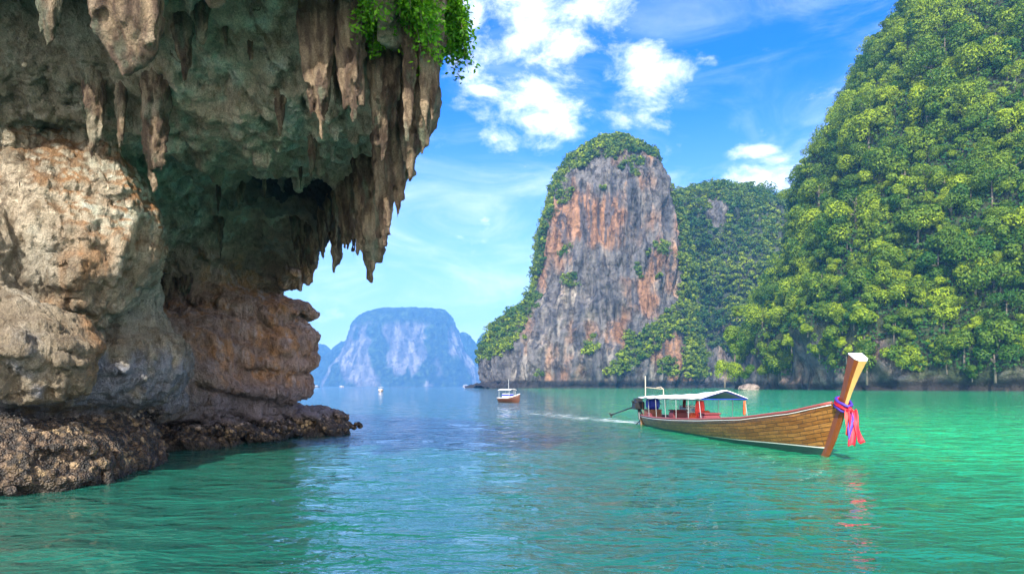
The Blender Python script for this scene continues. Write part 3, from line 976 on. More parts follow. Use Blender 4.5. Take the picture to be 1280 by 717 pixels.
# ---- rock tower in the middle
YT = 750
tabT = [(-3, -24 + 105, 130, 95, YT)] + [row(YT, *q) for q in [(478, 613, 868, 95), (455, 608, 866, 96), (435, 613, 862, 92), (405, 636, 858, 86), (378, 668, 850, 80), (330, 680, 842, 76),
        (270, 689, 832, 72), (240, 697, 826, 66), (224, 704, 821, 60), (210, 715, 813, 50), (199, 728, 803, 38), (190, 743, 792, 26), (184, 758, 780, 12), (182, 765, 774, 5)]]
V, Q, tri, N = karst_mesh(tabT, YT, 620, 420, [(8, 55, 3, 2, False), (8.5, (15, 15, 80), 3, 5, True), (3.4, (4.5, 4.5, 26), 3, 9, True), (2.6, 8, 3, 14, False)], 2.6)
VT, QT, NT_ = V, Q, N
def tower_green(c, n, raw=False):
    zz = c[:, 2]; xx = c[:, 0]; nf = fbm(c, (22, 22, 30), 3, 33)
    pxx = 640 + F * xx / YT; yy = 482 - F * (zz - H) / YT          # place on the tower's own face
    top = sstep(yy + 24 * nf + 34 * fbm(c, (9, 9, 60), 2, 36), 236, 200)
    left = sstep(pxx + 14 * nf - np.interp(yy, [160, 250, 340, 390, 420, 470], [744, 696, 676, 670, 655, 604]), 4, -8) * sstep(yy + 25 * nf, 462, 425)
    diag = np.exp(-((yy - (468 - (pxx - 735) * .80) - 8) / (15 + 12 * nf)) ** 2) * sstep(pxx, 738, 752)
    rightl = sstep(pxx + 9 * nf, 826, 838)
    spot = (nf > .40) * .5
    g = np.maximum.reduce([top, left, diag, rightl, spot])
    return g * sstep(yy, 474, 468)
tn = karst_tone(V, N, 1.0)
gr = tower_green(V, N)
tn = lerp3(tn, (.04, .06, .03), sstep(gr, .35, .6) * .8)
tn = lerp3(tn, (.03, .028, .03), sstep(V[:, 2], 9, 6))
hill_obj('hill', V, Q, tri, tn, M['karst'], 'tall sheer rock tower with orange and grey streaked face and green top')
P, Nn = sample_surface(V, Q, N, 30000, rng, lambda c, n: (tower_green(c, n) > .42) * 1.0)
k = thin(P, 3.9, rng); P, Nn = P[k], Nn[k]
yel = np.clip(.42 + .4 * fbm(P, 40, 2, 3) + .22 * rng.normal(size=len(P)), 0, 1)
v, f, s = crowns_stuff(P + Nn * .8, Nn, rng.uniform(3.0, 5.5, len(P)) * rng.choice([.8, 1, 1.6], len(P)), rng, 180, 1.1, yel)
o = obj('forest', mesh_np('forest', v, f, M['leaf_far'], smooth=False, floats={'shade': s}))
tag(o, 'shrubs and small trees clinging to the sheer rock tower', 'forest', kind='stuff')
print('tower', len(P), time.time() - T0)

# ---- forested hill behind the tower
YM = 880
tabM = [(-3, 262, 108, 120, YM)] + [row(YM, *q) for q in [(478, 790, 1010, 120), (440, 798, 1008, 115), (400, 806, 1004, 105), (350, 814, 1002, 95), (310, 822, 998, 85),
        (286, 828, 992, 74), (268, 836, 984, 62), (256, 846, 974, 48), (247, 858, 955, 34), (243, 872, 935, 20), (241, 885, 915, 8)]]
V, Q, tri, N = karst_mesh(tabM, YM, 420, 280, [(30, 62, 3, 4, False), (12, (20, 20, 50), 3, 7, True), (2.2, (6, 6, 26), 3, 10, True)], 2.2)
def mid_green(c, n):
    nf = fbm(c, (24, 24, 34), 3, 41)
    yy = 482 - F * (c[:, 2] - H) / YM; pxx = 640 + F * c[:, 0] / YM
    bare = sstep(nf, .12, .3) * sstep(yy, 400, 425)
    b2 = np.exp(-(((pxx - 872) / 13) ** 2 + ((yy - 285) / 22) ** 2)) > .45
    return (1 - bare) * (1 - b2) * sstep(yy, 476, 470)
tn = karst_tone(V, N, 1.0, .4)
gr = mid_green(V, N)
tn = lerp3(tn, (.035, .055, .03), sstep(gr, .3, .6) * .85); tn = lerp3(tn, (.03, .028, .03), sstep(V[:, 2], 9, 6))
hill_obj('hill', V, Q, tri, tn, M['karst'], 'rounded dark green forested hill joined to the rock tower')
P, Nn = sample_surface(V, Q, N, 40000, rng, lambda c, n: (mid_green(c, n) > .5) * 1.0)
k = thin(P, 6.2, rng); P, Nn = P[k], Nn[k]
yel = np.clip(.36 + .5 * fbm(P, 45, 2, 6) + .22 * rng.normal(size=len(P)), 0, 1)
v, f, s = crowns_stuff(P + Nn * .8, Nn, rng.uniform(4, 8, len(P)) * rng.choice([.8, 1, 1.7], len(P)), rng, 260, 1.3, yel)
o = obj('forest', mesh_np('forest', v, f, M['leaf_far'], smooth=False, floats={'shade': s}))
tag(o, 'dense dark forest on the rounded hill beside the rock tower', 'forest', kind='stuff')
print('mid', len(P), time.time() - T0)

# ---- far hazy islands
def far_hill(Yc, rows, seed, label, nth=320, nz=150, rock=True):
    r0 = rows[0]
    tab = [(-3,) + row(Yc, *r0)[1:]] + [row(Yc, *q) for q in rows]
    V, Q, tri, N = karst_mesh(tab, Yc, nth, nz, [(26, 360, 3, seed, False), (24, (95, 95, 380), 3, seed + 3, True), (13, (42, 42, 64), 3, seed + 5, False), (8, 19, 2, seed + 8, False)], 2.3)
    n = fbm(V, (240, 240, 416), 3, seed + 6); steep = sstep(N[:, 2], .38, .12)
    n2 = fbm(V, (38, 38, 256), 3, seed + 2)
    c = np.tile(np.array([.010, .026, .010]), (len(V), 1))
    c = lerp3(c, (.04, .07, .018), sstep(fbm(V, 22, 3, seed), -.1, .5))
    zt = max(q[0] for q in tab)
    if rock:
        rk = sstep(n + .2 * n2, .05, .16) * sstep(V[:, 2], zt * .84, zt * .70)
        rc = lerp3(np.tile(np.array([.22, .20, .20]), (len(V), 1)), (.07, .07, .075), sstep(n2, -.3, .3))
        c = lerp3(c, rc, rk)
    hill_obj('hill', V, Q, tri, c, M['far'], label)
YF = 5600
far_hill(YF, [(480, 408, 606, 500), (460, 418, 596, 480), (440, 433, 580, 450), (420, 440, 572, 400), (405, 445, 567, 360), (396, 452, 562, 300), (390, 466, 556, 230), (388, 478, 548, 120)], 3,
         'large flat-topped blue hazy island with pale cliffs, far off in the bay')
far_hill(YF + 300, [(480, 380, 450, 160), (460, 402, 448, 150), (445, 408, 447, 120), (434, 420, 445, 80), (428, 428, 440, 30)], 8, 'low hazy blue hill on the left flank of the large far island', 200, 90, False)
far_hill(YF + 500, [(480, 352, 422, 160), (455, 372, 420, 150), (440, 384, 414, 120), (434, 390, 408, 60), (431, 396, 404, 20)], 12, 'low hazy blue hill nearest the cave rock, far off', 200, 90, False)
far_hill(YF + 300, [(480, 556, 606, 160), (450, 560, 600, 140), (432, 564, 596, 110), (420, 568, 590, 70), (415, 573, 585, 20)], 15, 'small hazy blue hill on the right flank of the large far island', 200, 90, True)
far_hill(YF + 600, [(480, 580, 680, 200), (450, 590, 676, 160), (430, 598, 670, 120), (418, 604, 655, 70), (414, 610, 640, 20)], 19, 'hazy blue hill half hidden behind the rock tower', 200, 90, False)
print('far', time.time() - T0)

# ================================================================== HAZE
bx_ = [(sx * 5800, y, z) for z in (-5.0, 700.0) for y in (-500, 7400) for sx in (-1, 1)]
hme = D.meshes.new('haze'); hme.from_pydata(bx_, [], [(0, 2, 3, 1), (4, 5, 7, 6), (0, 1, 5, 4), (2, 6, 7, 3), (0, 4, 6, 2), (1, 3, 7, 5)])
hm = D.materials.new('haze'); hm.use_nodes = True; t = NT(hm.node_tree); t.n.clear()
vo = t.new('ShaderNodeVolumePrincipled'); vo.inputs['Color'].default_value = (.16, .47, 1.0, 1)
vo.inputs['Density'].default_value = .00012; vo.inputs['Anisotropy'].default_value = 0.0
oo = t.new('ShaderNodeOutputMaterial'); t.l.new(vo.outputs[0], oo.inputs['Volume'])
hme.materials.append(hm)
haze = obj('haze', hme); tag(haze, 'thin blue sea haze filling the air of the bay', 'haze', kind='stuff')

# ================================================================== LONGTAIL BOAT
M['trim'] = simple_mat('painted_gunwale', (.30, .07, .06), .45, .2, 6)
M['white'] = simple_mat('white_paint', (.78, .78, .76), .5, .08, 5)
M['wood'] = simple_mat('varnished_wood', (.20, .055, .012), .35, .35, 2.2, stretch=(6, 6, .8), bump=.01)
M['palewood'] = simple_mat('bare_pale_wood', (.62, .36, .12), .5, .2, 3.0, stretch=(6, 6, .8))
M['deck'] = simple_mat('deck_boards', (.28, .16, .08), .7, .3, 4.0)
M['metal'] = simple_mat('engine_metal', (.035, .037, .04), .45, .5, 9, metal=.5)
M['pole'] = simple_mat('painted_pole', (.30, .33, .34), .5, .2, 9)
M['rust'] = simple_mat('rusty_pole', (.22, .08, .05), .7, .3, 9)
M['bluetarp'] = simple_mat('blue_plastic', (.01, .03, .42), .5, .3, 5)
M['tarp'] = simple_mat('white_canvas', (.80, .80, .80), .75, .06, 3, bump=.02)
M['tarp_under'] = simple_mat('blue_canvas', (.10, .30, .42), .75, .15, 3)
M['redc'] = simple_mat('red_cloth', (.75, .06, .05), .7, .2, 9)
M['orange'] = simple_mat('orange_vest', (.75, .12, .04), .7, .25, 9)
M['pinkc'] = simple_mat('magenta_cloth', (.50, .005, .022), .6, .2, 7)
M['purplec'] = simple_mat('violet_cloth', (.05, .02, .26), .6, .2, 7)
M['crate'] = simple_mat('maroon_seat', (.16, .03, .04), .6, .25, 8)
M['clear'] = simple_mat('grey_plastic', (.32, .40, .42), .4, .15, 8)
M['rope'] = simple_mat('rope', (.50, .42, .30), .9, .3, 20)


def plank_mat():
    m, t, b, o = new_mat('hull_planks')
    uv = t.new('ShaderNodeUVMap').outputs[0]
    br = t.new('ShaderNodeTexBrick'); t.l.new(t.mapping(uv, scale=(1, 1, 1)), br.inputs['Vector'])
    br.inputs['Scale'].default_value = 1.0; br.inputs['Brick Width'].default_value = .62; br.inputs['Row Height'].default_value = .135
    br.inputs['Mortar Size'].default_value = .011; br.inputs['Mortar Smooth'].default_value = .3; br.offset = .37
    br.inputs['Color1'].default_value = (.24, .10, .022, 1); br.inputs['Color2'].default_value = (.40, .20, .055, 1)
    br.inputs['Mortar'].default_value = (.055, .03, .015, 1); br.inputs['Bias'].default_value = -.1
    n = t.noise(t.mapping(uv, scale=(.8, 7, 1)), 4, 6, .65, .4)
    c = t.mix(t.smooth(n, .25, .75), t.mix(1.0, br.outputs['Color'], (.45, .38, .32), 'MULTIPLY'), t.mix(1.0, br.outputs['Color'], (1.35, 1.3, 1.2), 'MULTIPLY'))
    st = t.noise(t.mapping(uv, scale=(2.4, .6, 1)), 2.5, 4, .6)
    c = t.mix(t.smooth(st, .52, .72, 0, .55), c, (.075, .05, .03))
    # antifouling below the water line, a white boot stripe that widens to the bow
    g = t.new('ShaderNodeTexCoord').outputs['Object']; x, y, z = t.sep(g)
    wl = t.math('ADD', t.math('MULTIPLY', t.smooth(x, 8.5, 17.2), .17), .085)
    lo = t.math('SUBTRACT', wl, t.math('MULTIPLY', t.smooth(x, 8.0, 14), .035))
    c = t.mix(t.math('LESS_THAN', z, wl), c, (.72, .74, .70))
    c = t.mix(t.math('LESS_THAN', z, lo), c, (.018, .05, .045))
    t.l.new(c, b.inputs['Base Color']); b.inputs['Roughness'].default_value = .42
    h = t.math('ADD', t.math('MULTIPLY', br.outputs['Fac'], -.6), t.math('MULTIPLY', n, .3))
    t.l.new(t.bump(h, .02), b.inputs['Normal'])
    return m


M['planks'] = plank_mat()
BS = Vector((7.86, 38.3, 0)); BD = Vector((9.97 - 7.86, 21.8 - 38.3, 0)).normalized()
boat = empty('longtail_boat', BS, math.atan2(BD.y, BD.x))
tag(boat, 'long brown planked wooden boat with a tall upswept prow and white canopy', 'boat')
# local: x forward along the keel, y to port (away from the camera is +y or -y, checked below), z up
LEN = 16.7
def beam(s): return float(np.interp(s, [-.3, 0, 1, 3, 6, 9.5, 12.5, 15, 16.6, 17.3, 17.55], [.55, .62, .76, .95, 1.06, 1.08, .98, .72, .40, .20, .09]))
def sheer(s): return float(np.interp(s, [-.3, 0, 3, 6, 9.2, 12.8, 15.7, 17.4, 17.8], [.56, .54, .56, .63, .77, .99, 1.33, 1.68, 1.8]))
def keel(s): return float(np.interp(s, [-.3, 0, 2, 14, 16.0, 16.9], [-.02, -.14, -.38, -.42, -.35, -.1])) if s < 16.2 else float(np.interp(s, [16.2, 16.65, 17.5, 17.8], [-.32, .02, 1.55, 1.75]))
NSEC, NG = 56, 11
secs = np.concatenate([np.linspace(-.3, 14, 34), np.linspace(14.3, 17.5, 22)])
def section(s, ins=0.0):
    b = max(.03, beam(s) - ins); zt = sheer(s); zb = keel(s) + ins; pts = []
    for k in range(NG):
        u = k / (NG - 1)
        fl = np.interp(s, [0, 12, 17], [.52, .60, .95])
        yy = b * (u ** fl) if u > 0 else 0.0
        zz = zb + (zt - zb) * (u ** np.interp(s, [0, 12, 17], [1.9, 1.6, 1.15]))
        pts.append((yy, zz))
    return pts
V_, F_, U_ = [], [], []
for s in secs:
    pts = section(s); g = 0; row_ = []
    gl = [0.0]
    for k in range(1, NG): gl.append(gl[-1] + math.dist(pts[k], pts[k - 1]))
    G = gl[-1]
    for k in range(NG - 1, 0, -1): V_.append((s, -pts[k][0], pts[k][1])); U_.append((s, (gl[k] - G) + 3))
    V_.append((s, 0, pts[0][1])); U_.append((s, 3 - G))
    for k in range(1, NG): V_.append((s, pts[k][0], pts[k][1])); U_.append((s + .3, (gl[k] - G) + 3))
nc = 2 * NG - 1
for i in range(len(secs) - 1):
    for k in range(nc - 1):
        F_.append((i * nc + k, i * nc + k + 1, (i + 1) * nc + k + 1, (i + 1) * nc + k))
F_.append(tuple(range(nc)))
mb = MB(); mb.V, mb.F = V_, F_
hull = mb.build('hull', M['planks'], boat, smooth=True, solid=.05, uv=U_)
hull.modifiers['thickness'].offset = 0
# gunwale rails
for sg in (-1, 1):
    r_ = MB(); r_.tube([(s, sg * (beam(s) + .01), sheer(s) + .02) for s in np.linspace(-.3, 17.35, 40)], .045, 6, flat=1.2); r_.build('gunwale', M['trim'], boat, True)
    r_ = MB(); r_.tube([(s, sg * (beam(s) + .035), sheer(s) - .055) for s in np.linspace(-.3, 17.35, 40)], .013, 5); r_.build('rubbing_strake', M['white'], boat, True)
dk = MB(); dk.grid([[(s, y * beam(s) * .9, sheer(s) - .28) for y in np.linspace(-1, 1, 5)] for s in np.linspace(-.2, 12.6, 20)]); dk.build('deck', M['deck'], boat, solid=.03)
dk = MB(); dk.grid([[(s, y * (beam(s) - .03), sheer(s) - .05 + .05 * (1 - y * y)) for y in np.linspace(-1, 1, 7)] for s in np.linspace(12.6, 17.3, 14)]); dk.build('foredeck', M['deck'], boat, True, solid=.03)
for s in (2.2, 4.0, 5.8, 7.6, 10.2, 11.6):
    b_ = MB(); b_.box((s, 0, sheer(s) - .07), (.26, beam(s) * 1.84, .045)); b_.build('thwart', M['deck'], boat)
tr_ = MB(); tr_.box((-.33, 0, .30), (.07, 1.12, .58), bev=.1); tr_.build('transom', M['deck'], boat)
# the stem post: runs from the forefoot up to the flat, flared prow tip
ax = [(16.55, -.12), (16.75, .14), (17.05, .62), (17.35, 1.15), (17.62, 1.62), (17.85, 2.05), (18.10, 2.52), (18.40, 3.03)]
wid = [.05, .055, .065, .075, .08, .10, .145, .205]; dep = [.17, .20, .22, .21, .15, .14, .17, .22]
P_ = []
for i, (x_, z_) in enumerate(ax):
    a_ = ax[max(i - 1, 0)]; b_ = ax[min(i + 1, len(ax) - 1)]
    tg = Vector((b_[0] - a_[0], 0, b_[1] - a_[1])).normalized(); nf = Vector((tg.z, 0, -tg.x))
    c_ = Vector((x_, 0, z_)); w_, d_ = wid[i], dep[i]
    P_.append([c_ - nf * d_ + Vector((0, w_, 0)), c_ + nf * d_ * .45 + Vector((0, w_, 0)), c_ + nf * d_ + Vector((0, w_ * .55, 0)), c_ + nf * d_ - Vector((0, w_ * .55, 0)),
               c_ + nf * d_ * .45 - Vector((0, w_, 0)), c_ - nf * d_ - Vector((0, w_, 0))])
mb = MB()
n_ = 6
mb.add([p for r in P_ for p in r], [(i * n_ + k, i * n_ + (k + 1) % n_, (i + 1) * n_ + (k + 1) % n_, (i + 1) * n_ + k) for i in range(len(P_) - 1) for k in range(n_)] + [tuple(range(n_))])
prow = mb.build('prow', M['wood'], boat)
# pale front facet and white painted end grain
mb = MB(); off = Vector((.004, 0, -.002))
mb.grid([[P_[i][1] * .15 + P_[i][2] * .85 + off * 1, P_[i][2] + off, P_[i][3] + off, P_[i][4] * .15 + P_[i][3] * .85 + off] for i in range(4, len(P_))]); mb.build('front_facet', M['palewood'], prow, solid=.006)
tp = P_[-1]; cen = sum(tp, Vector()) / 6; upv = Vector((.45, 0, .89)).normalized()
mb = MB(); rim = [cen + (p - cen) * 1.05 for p in tp]; rim2 = [p + upv * .03 for p in rim]; mb.add(rim + rim2, [tuple(range(6)), tuple(range(6, 12))] + [(k, (k + 1) % 6, (k + 1) % 6 + 6, k + 6) for k in range(6)])
mb.build('prow_cap', M['white'], prow)
# canopy
def can_z(s, y):
    ridge = np.interp(s, [.2, 6.3, 9.3], [.10, .22, .36]); edge = np.interp(s, [.2, 5, 9.3], [1.56, 1.60, 1.66])
    return edge + ridge * (1 - abs(y) ** 1.1) + .012 * math.sin(s * 4.2) * abs(y) - .03 * math.sin((s % 1.8) / 1.8 * math.pi)
mb = MB(); ss_ = np.linspace(.1, 9.3, 47)
mb.grid([[(s + (0.22 * (1 - abs(y)) if s > 9.2 else 0), y * np.interp(s, [0, 2, 9.3], [.85, 1.0, 1.08]), can_z(s, y)) for y in np.linspace(-1, 1, 13)] for s in ss_])
canopy = mb.build('canopy', M['tarp'], boat, True, solid=.03)
mb = MB(); mb.grid([[(s, y * np.interp(s, [0, 2, 9.3], [.83, .98, 1.06]), can_z(s, y) - .035) for y in np.linspace(-1, 1, 9)] for s in np.linspace(.2, 9.2, 24)]); mb.build('canopy_lining', M['tarp_under'], canopy, True, solid=.012)
for sg in (-1, 1):
    mb = MB(); mb.tube([(s, sg * np.interp(s, [0, 2, 9.3], [.83, .98, 1.06]), can_z(s, 1) - .03) for s in np.linspace(.15, 9.2, 20)], .022, 5); mb.build('canopy_rail', M['metal'], canopy)
mb = MB(); mb.tube([(9.25, -1.07, 1.63), (9.42, 0, 1.98), (9.25, 1.07, 1.63)], .028, 5); mb.tube([(9.25, -1.07, 1.63), (9.25, 1.07, 1.63)], .018, 5)
mb.build('gable_frame', M['bluetarp'], canopy)
for s in (.35, 1.9, 3.4, 4.9, 6.4, 7.9, 9.1):
    for sg in (-1, 1):
        mb = MB(); lean = .25 if s > 9 else 0
        mb.tube([(s + lean, sg * (beam(s) - .04), sheer(s) - .05), (s, sg * min(1.04, beam(s) + .02), can_z(s, 1) - .03)], .014, 6); mb.build('post', M['rust'] if s in (.35,) else M['pole'], boat)
# forked pole rack on the canopy
mb = MB(); mb.tube([(.9, .35, 1.62), (.86, .35, 2.02), (.6, .30, 2.14), (.2, .2, 2.10)], .022, 6); mb.tube([(-.1, -.35, 1.62), (-.25, -.3, 2.1), (-.42, -.25, 2.75)], .026, 6); mb.tube([(.86, .35, 2.03), (-.25, -.3, 2.12)], .018, 6)
mb.build('bamboo_rack', M['rope'], canopy)
# long shaft engine
eng = MB(); eng.box((-.55, -.62, 1.10), (.85, .50, .46)); eng.box((-.62, -.62, 1.40), (.46, .38, .2)); eng.box((-.98, -.62, 1.02), (.26, .36, .3)); eng.box((-.35, -.9, 1.1), (.4, .1, .24)); eng.tube([(-.3, -.62, .3), (-.5, -.62, .9)], .07, 8)
for q in range(4): eng.tube([(-.75 + q * .13, -.86, 1.2), (-.75 + q * .13, -.95, 1.36)], .03, 6)
engine = eng.build('engine', M['metal'], boat)
mb = MB(); mb.tube([(-.32, -.4, .5), (-.5, -.6, .98)], .05, 8); mb.box((-.4, 0, .56), (.3, .25, .09)); mb.build('pivot', M['metal'], engine)
mb = MB(); mb.tube([(-.9, -.62, 1.05), (-2.2, -.84, .80), (-4.0, -1.22, .42)], [.055, .042, .035], 8); shaft = mb.build('drive_shaft', M['metal'], engine, True)
mb = MB(); mb.tube([(-3.85, -1.16, .46), (-4.12, -1.27, .40)], [.06, .03], 8)
for q in range(3):
    an = q * 2.094 + .4; mb.box((-4.02, -1.23 + .10 * math.cos(an), .42 + .10 * math.sin(an)), (.03, .14, .09), Matrix.Rotation(an, 3, 'X').to_euler())
mb.build('propeller', M['metal'], engine)
mb = MB(); mb.tube([(-.2, 0, 1.25), (.5, .1, 1.30), (1.1, .15, 1.2)], .022, 6); mb.build('tiller', M['metal'], engine)
mb = MB(); mb.tube([(-.45, -.5, .25), (-.8, -.62, .05), (-1.0, -.66, -.1)], .035, 6); mb.box((-.5, -.45, .35), (.25, .2, .22)); mb.build('rudder_bracket', M['metal'], boat)
# things aboard
def aboard(name, label, cat, mb_list, group=None):
    root = None
    for nm, mbx, mat, sm in mb_list:
        o = mbx.build(nm if root is not None else name, mat, root, sm)
        if root is None:
            root = o; o.matrix_world = boat.matrix_basis.copy()
    tag(root, label, cat, group); return root
mb = MB(); mb.box((.85, -.25, 1.22), (.62, .66, .58), bev=.2); lid = MB(); lid.box((.85, -.25, 1.53), (.50, .5, .05))
aboard('water_tank', 'bright blue plastic tank under the rear end of the canopy', 'tank', [('t', mb, M['bluetarp'], False), ('lid', lid, M['bluetarp'], False)])
mb = MB(); mb.box((.85, -.25, .72), (.72, .78, .42), bev=.06); aboard('tank_crate', 'rusty red box below the blue tank at the stern', 'box', [('t', mb, M['rust'], False)])
mb = MB(); mb.box((1.5, -.62, .62), (.5, .2, .25), bev=.25); aboard('towel_bundle', 'pink folded bundle by the stern post', 'bundle', [('t', mb, M['crate'], False)])
for s, lab in ((4.9, 'maroon seat box amidships under the canopy'), (8.6, 'maroon seat box near the front end of the canopy')):
    mb = MB(); mb.box((s, -.35, .78), (.7, .75, .36), bev=.2); lid = MB(); lid.box((s, -.35, 1.0), (.72, .77, .07), bev=.3)
    aboard('seat_box', lab, 'seat', [('t', mb, M['crate'], False), ('cushion', lid, M['crate'], False)], 'maroon seat boxes in the longtail boat')
mb = MB(); mb.box((4.5, .3, .98), (.8, .6, .42), bev=.1); lid = MB(); lid.box((4.5, .3, 1.21), (.84, .64, .05), bev=.3)
aboard('cool_box', 'grey plastic cool box behind the maroon seat box amidships', 'cool box', [('t', mb, M['clear'], False), ('lid', lid, M['white'], False)])
mb = MB(); mb.box((7.0, -.3, .80), (.5, .7, .34), bev=.35); mb.box((7.25, -.1, .98), (.45, .6, .2), bev=.35)
aboard('life_jacket_pile', 'pile of orange life jackets beside the red cloth', 'life jackets', [('t', mb, M['orange'], False)])
mb = MB(); mb.box((7.1, -.25, 1.10), (.42, .5, .13), bev=.3); aboard('bag', 'dark green bag lying on the orange life jackets', 'bag', [('t', mb, M['clear'], False)])
def hanging(name, label, x, y, zt, zb, w, mat, group=None):
    mb = MB()
    mb.grid([[(x + .05 * math.sin(a * 9 + zz * 3) + .03 * math.sin(a * 21), y + (a - .5) * w * (.75 + .35 * math.sin((zz) * 3.1)), zt + (zb - zt) * zz) for a in np.linspace(0, 1, 13)] for zz in np.linspace(0, 1, 9)])
    o = mb.build(name, mat, None, True, solid=.02); o.matrix_world = boat.matrix_basis.copy(); tag(o, label, 'cloth', group); return o
hanging('hanging_cloth', 'red cloth hanging from the canopy above the life jackets', 8.0, -.55, 1.55, .78, .42, M['redc'])
hanging('hanging_cloth', 'small rusty red rag hung on a canopy post amidships', 5.3, -.2, 1.58, 1.15, .16, M['crate'])
hanging('hanging_cloth', 'patterned red strip tied to the front canopy post', 9.15, .98, 1.55, .95, .10, M['orange'])
# prow ribbons
rb = empty('prow_ribbons', (0, 0, 0)); rb.matrix_world = boat.matrix_basis.copy()
tag(rb, 'pink, violet and red ribbons knotted round the prow of the big boat', 'ribbons')
for k, (mt, dz) in enumerate(((M['purplec'], .10), (M['pinkc'], .0), (M['purplec'], -.075), (M['pinkc'], .06))):
    mb = MB(); pts = []
    for a in np.linspace(0, 2 * math.pi, 25):
        cx_, cz_ = 17.62 + dz * .5, 1.62 + dz
        pts.append((cx_ + (.275 - .02 * k) * math.cos(a), .185 * math.sin(a), cz_ - .13 * math.cos(a) + .012 * math.sin(a * 5 + k)))
    mb.tube(pts, .048, 6, cap=False); mb.build('ribbon_wrap', mt, rb, True)
mb = MB(); mb.tube([(17.92, -.06, 1.42), (17.98, 0, 1.50), (17.92, .08, 1.46)], [.05, .09, .05], 8); mb.build('knot', M['pinkc'], rb, True)
for k, (mt, y0, ln, dx) in enumerate(((M['pinkc'], -.02, 1.05, .22), (M['redc'], .09, .85, .10), (M['purplec'], .02, .95, .12), (M['pinkc'], .16, .98, .30), (M['redc'], -.07, .75, .02))):
    mb = MB()
    mb.grid([[(17.96 + dx * u * .9 + .04 * math.sin(u * 6 + k + a * 4), y0 + (a - .5) * (.10 + .14 * u) + .06 * math.sin(u * 4 + k) * u, 1.48 - ln * u - .03 * math.cos(a * 7 + k)) for a in np.linspace(0, 1, 9)] for u in np.linspace(0, 1, 15)])
    mb.build('ribbon_tail', mt, rb, True, solid=.008)
print('boat', time.time() - T0)

# ================================================================== SMALL BOATS
def small_boat(px, Yb, L, W, hull_mat, heading, label, name='small_boat', top=True, scale=1.0):
    x0 = (px - 640) / F * Yb
    e = empty(name, (x0, Yb, 0), heading); tag(e, label, 'boat')
    mb = MB(); G = []
    for s in np.linspace(0, 1, 15):
        b = W / 2 * min(1, (.75 + .25 * min(1, s * 3))) * (1 - max(0, (s - .6) / .4) ** 2.2) + .02
        zt = .55 + .55 * max(0, (s - .5) / .5) ** 2; zb = -.3 + .5 * max(0, (s - .85) / .15) ** 2
        G.append([((s - .5) * L, yy * b, zb + (zt - zb) * abs(yy) ** 1.6) for yy in np.linspace(-1, 1, 11)])
    mb.grid(G); mb.F.append(tuple(range(11))); mb.build('hull', hull_mat, e, True, solid=.05)
    for sg in (-1, 1):
        r = MB(); r.tube([(g[0 if sg < 0 else -1][0], g[0 if sg < 0 else -1][1], g[0 if sg < 0 else -1][2] + .03) for g in G], .05, 5); r.build('gunwale', M['white'], e, True)
    if top:
        c = MB(); c.box((-.1 * L, 0, .85), (.35 * L, W * .6, .6), bev=.1); cb = c.build('cabin', M['white'], e)
        c = MB(); c.box((-.1 * L, 0, .95), (.352 * L, W * .61, .26), bev=.02); c.build('window', M['bluetarp'], cb)
        c = MB(); c.grid([[(s * L, y * W * .5, 1.62 + .14 * (1 - y * y)) for y in np.linspace(-1, 1, 7)] for s in np.linspace(-.42, .18, 6)]); c.build('roof', M['tarp'], e, True, solid=.05)
        for s in (-.38, .14):
            for y in (-.42, .42):
                c = MB(); c.tube([(s * L, y * W, .4), (s * L, y * W, 1.64)], .03, 5); c.build('post', M['pole'], e)
        c = MB(); c.tube([(-.05 * L, 0, 1.7), (-.05 * L, 0, 3.1)], .035, 5); c.build('mast', M['pole'], e)
        c = MB(); c.tube([(.22 * L, 0, .8), (.22 * L, 0, 1.9)], .03, 5); c.build('flag_pole', M['pole'], e)
    e.scale = (scale,) * 3
    return e
M['boatred'] = simple_mat('brown_red_hull', (.085, .032, .018), .5, .25, 4)
M['boatwhite'] = simple_mat('cream_hull', (.60, .48, .42), .5, .2, 4)
small_boat(637, 92, 4.0, 1.35, M['boatred'], math.radians(-48), 'small brown-red wooden boat with white roof below the rock tower')
small_boat(476, 262, 5.0, 2.0, M['boatwhite'], math.radians(-80), 'tiny pale boat with dark cabin in front of the large far island')
for px, Yb, lab, sc in ((583, 1500, 'white tour boat moored under the right end of the far island', 2.6), (590, 1620, 'white boat just right of the moored tour boat under the far island', 1.8), (427, 1500, 'small white boat off the left foot of the far island', 1.6), (396, 1300, 'dark low boat close to the left edge of the far shore', 1.8)):
    small_boat(px, Yb, 6.0, 2.2, M['boatwhite'] if 'white' in lab else M['metal'], math.radians(10), lab, scale=sc)

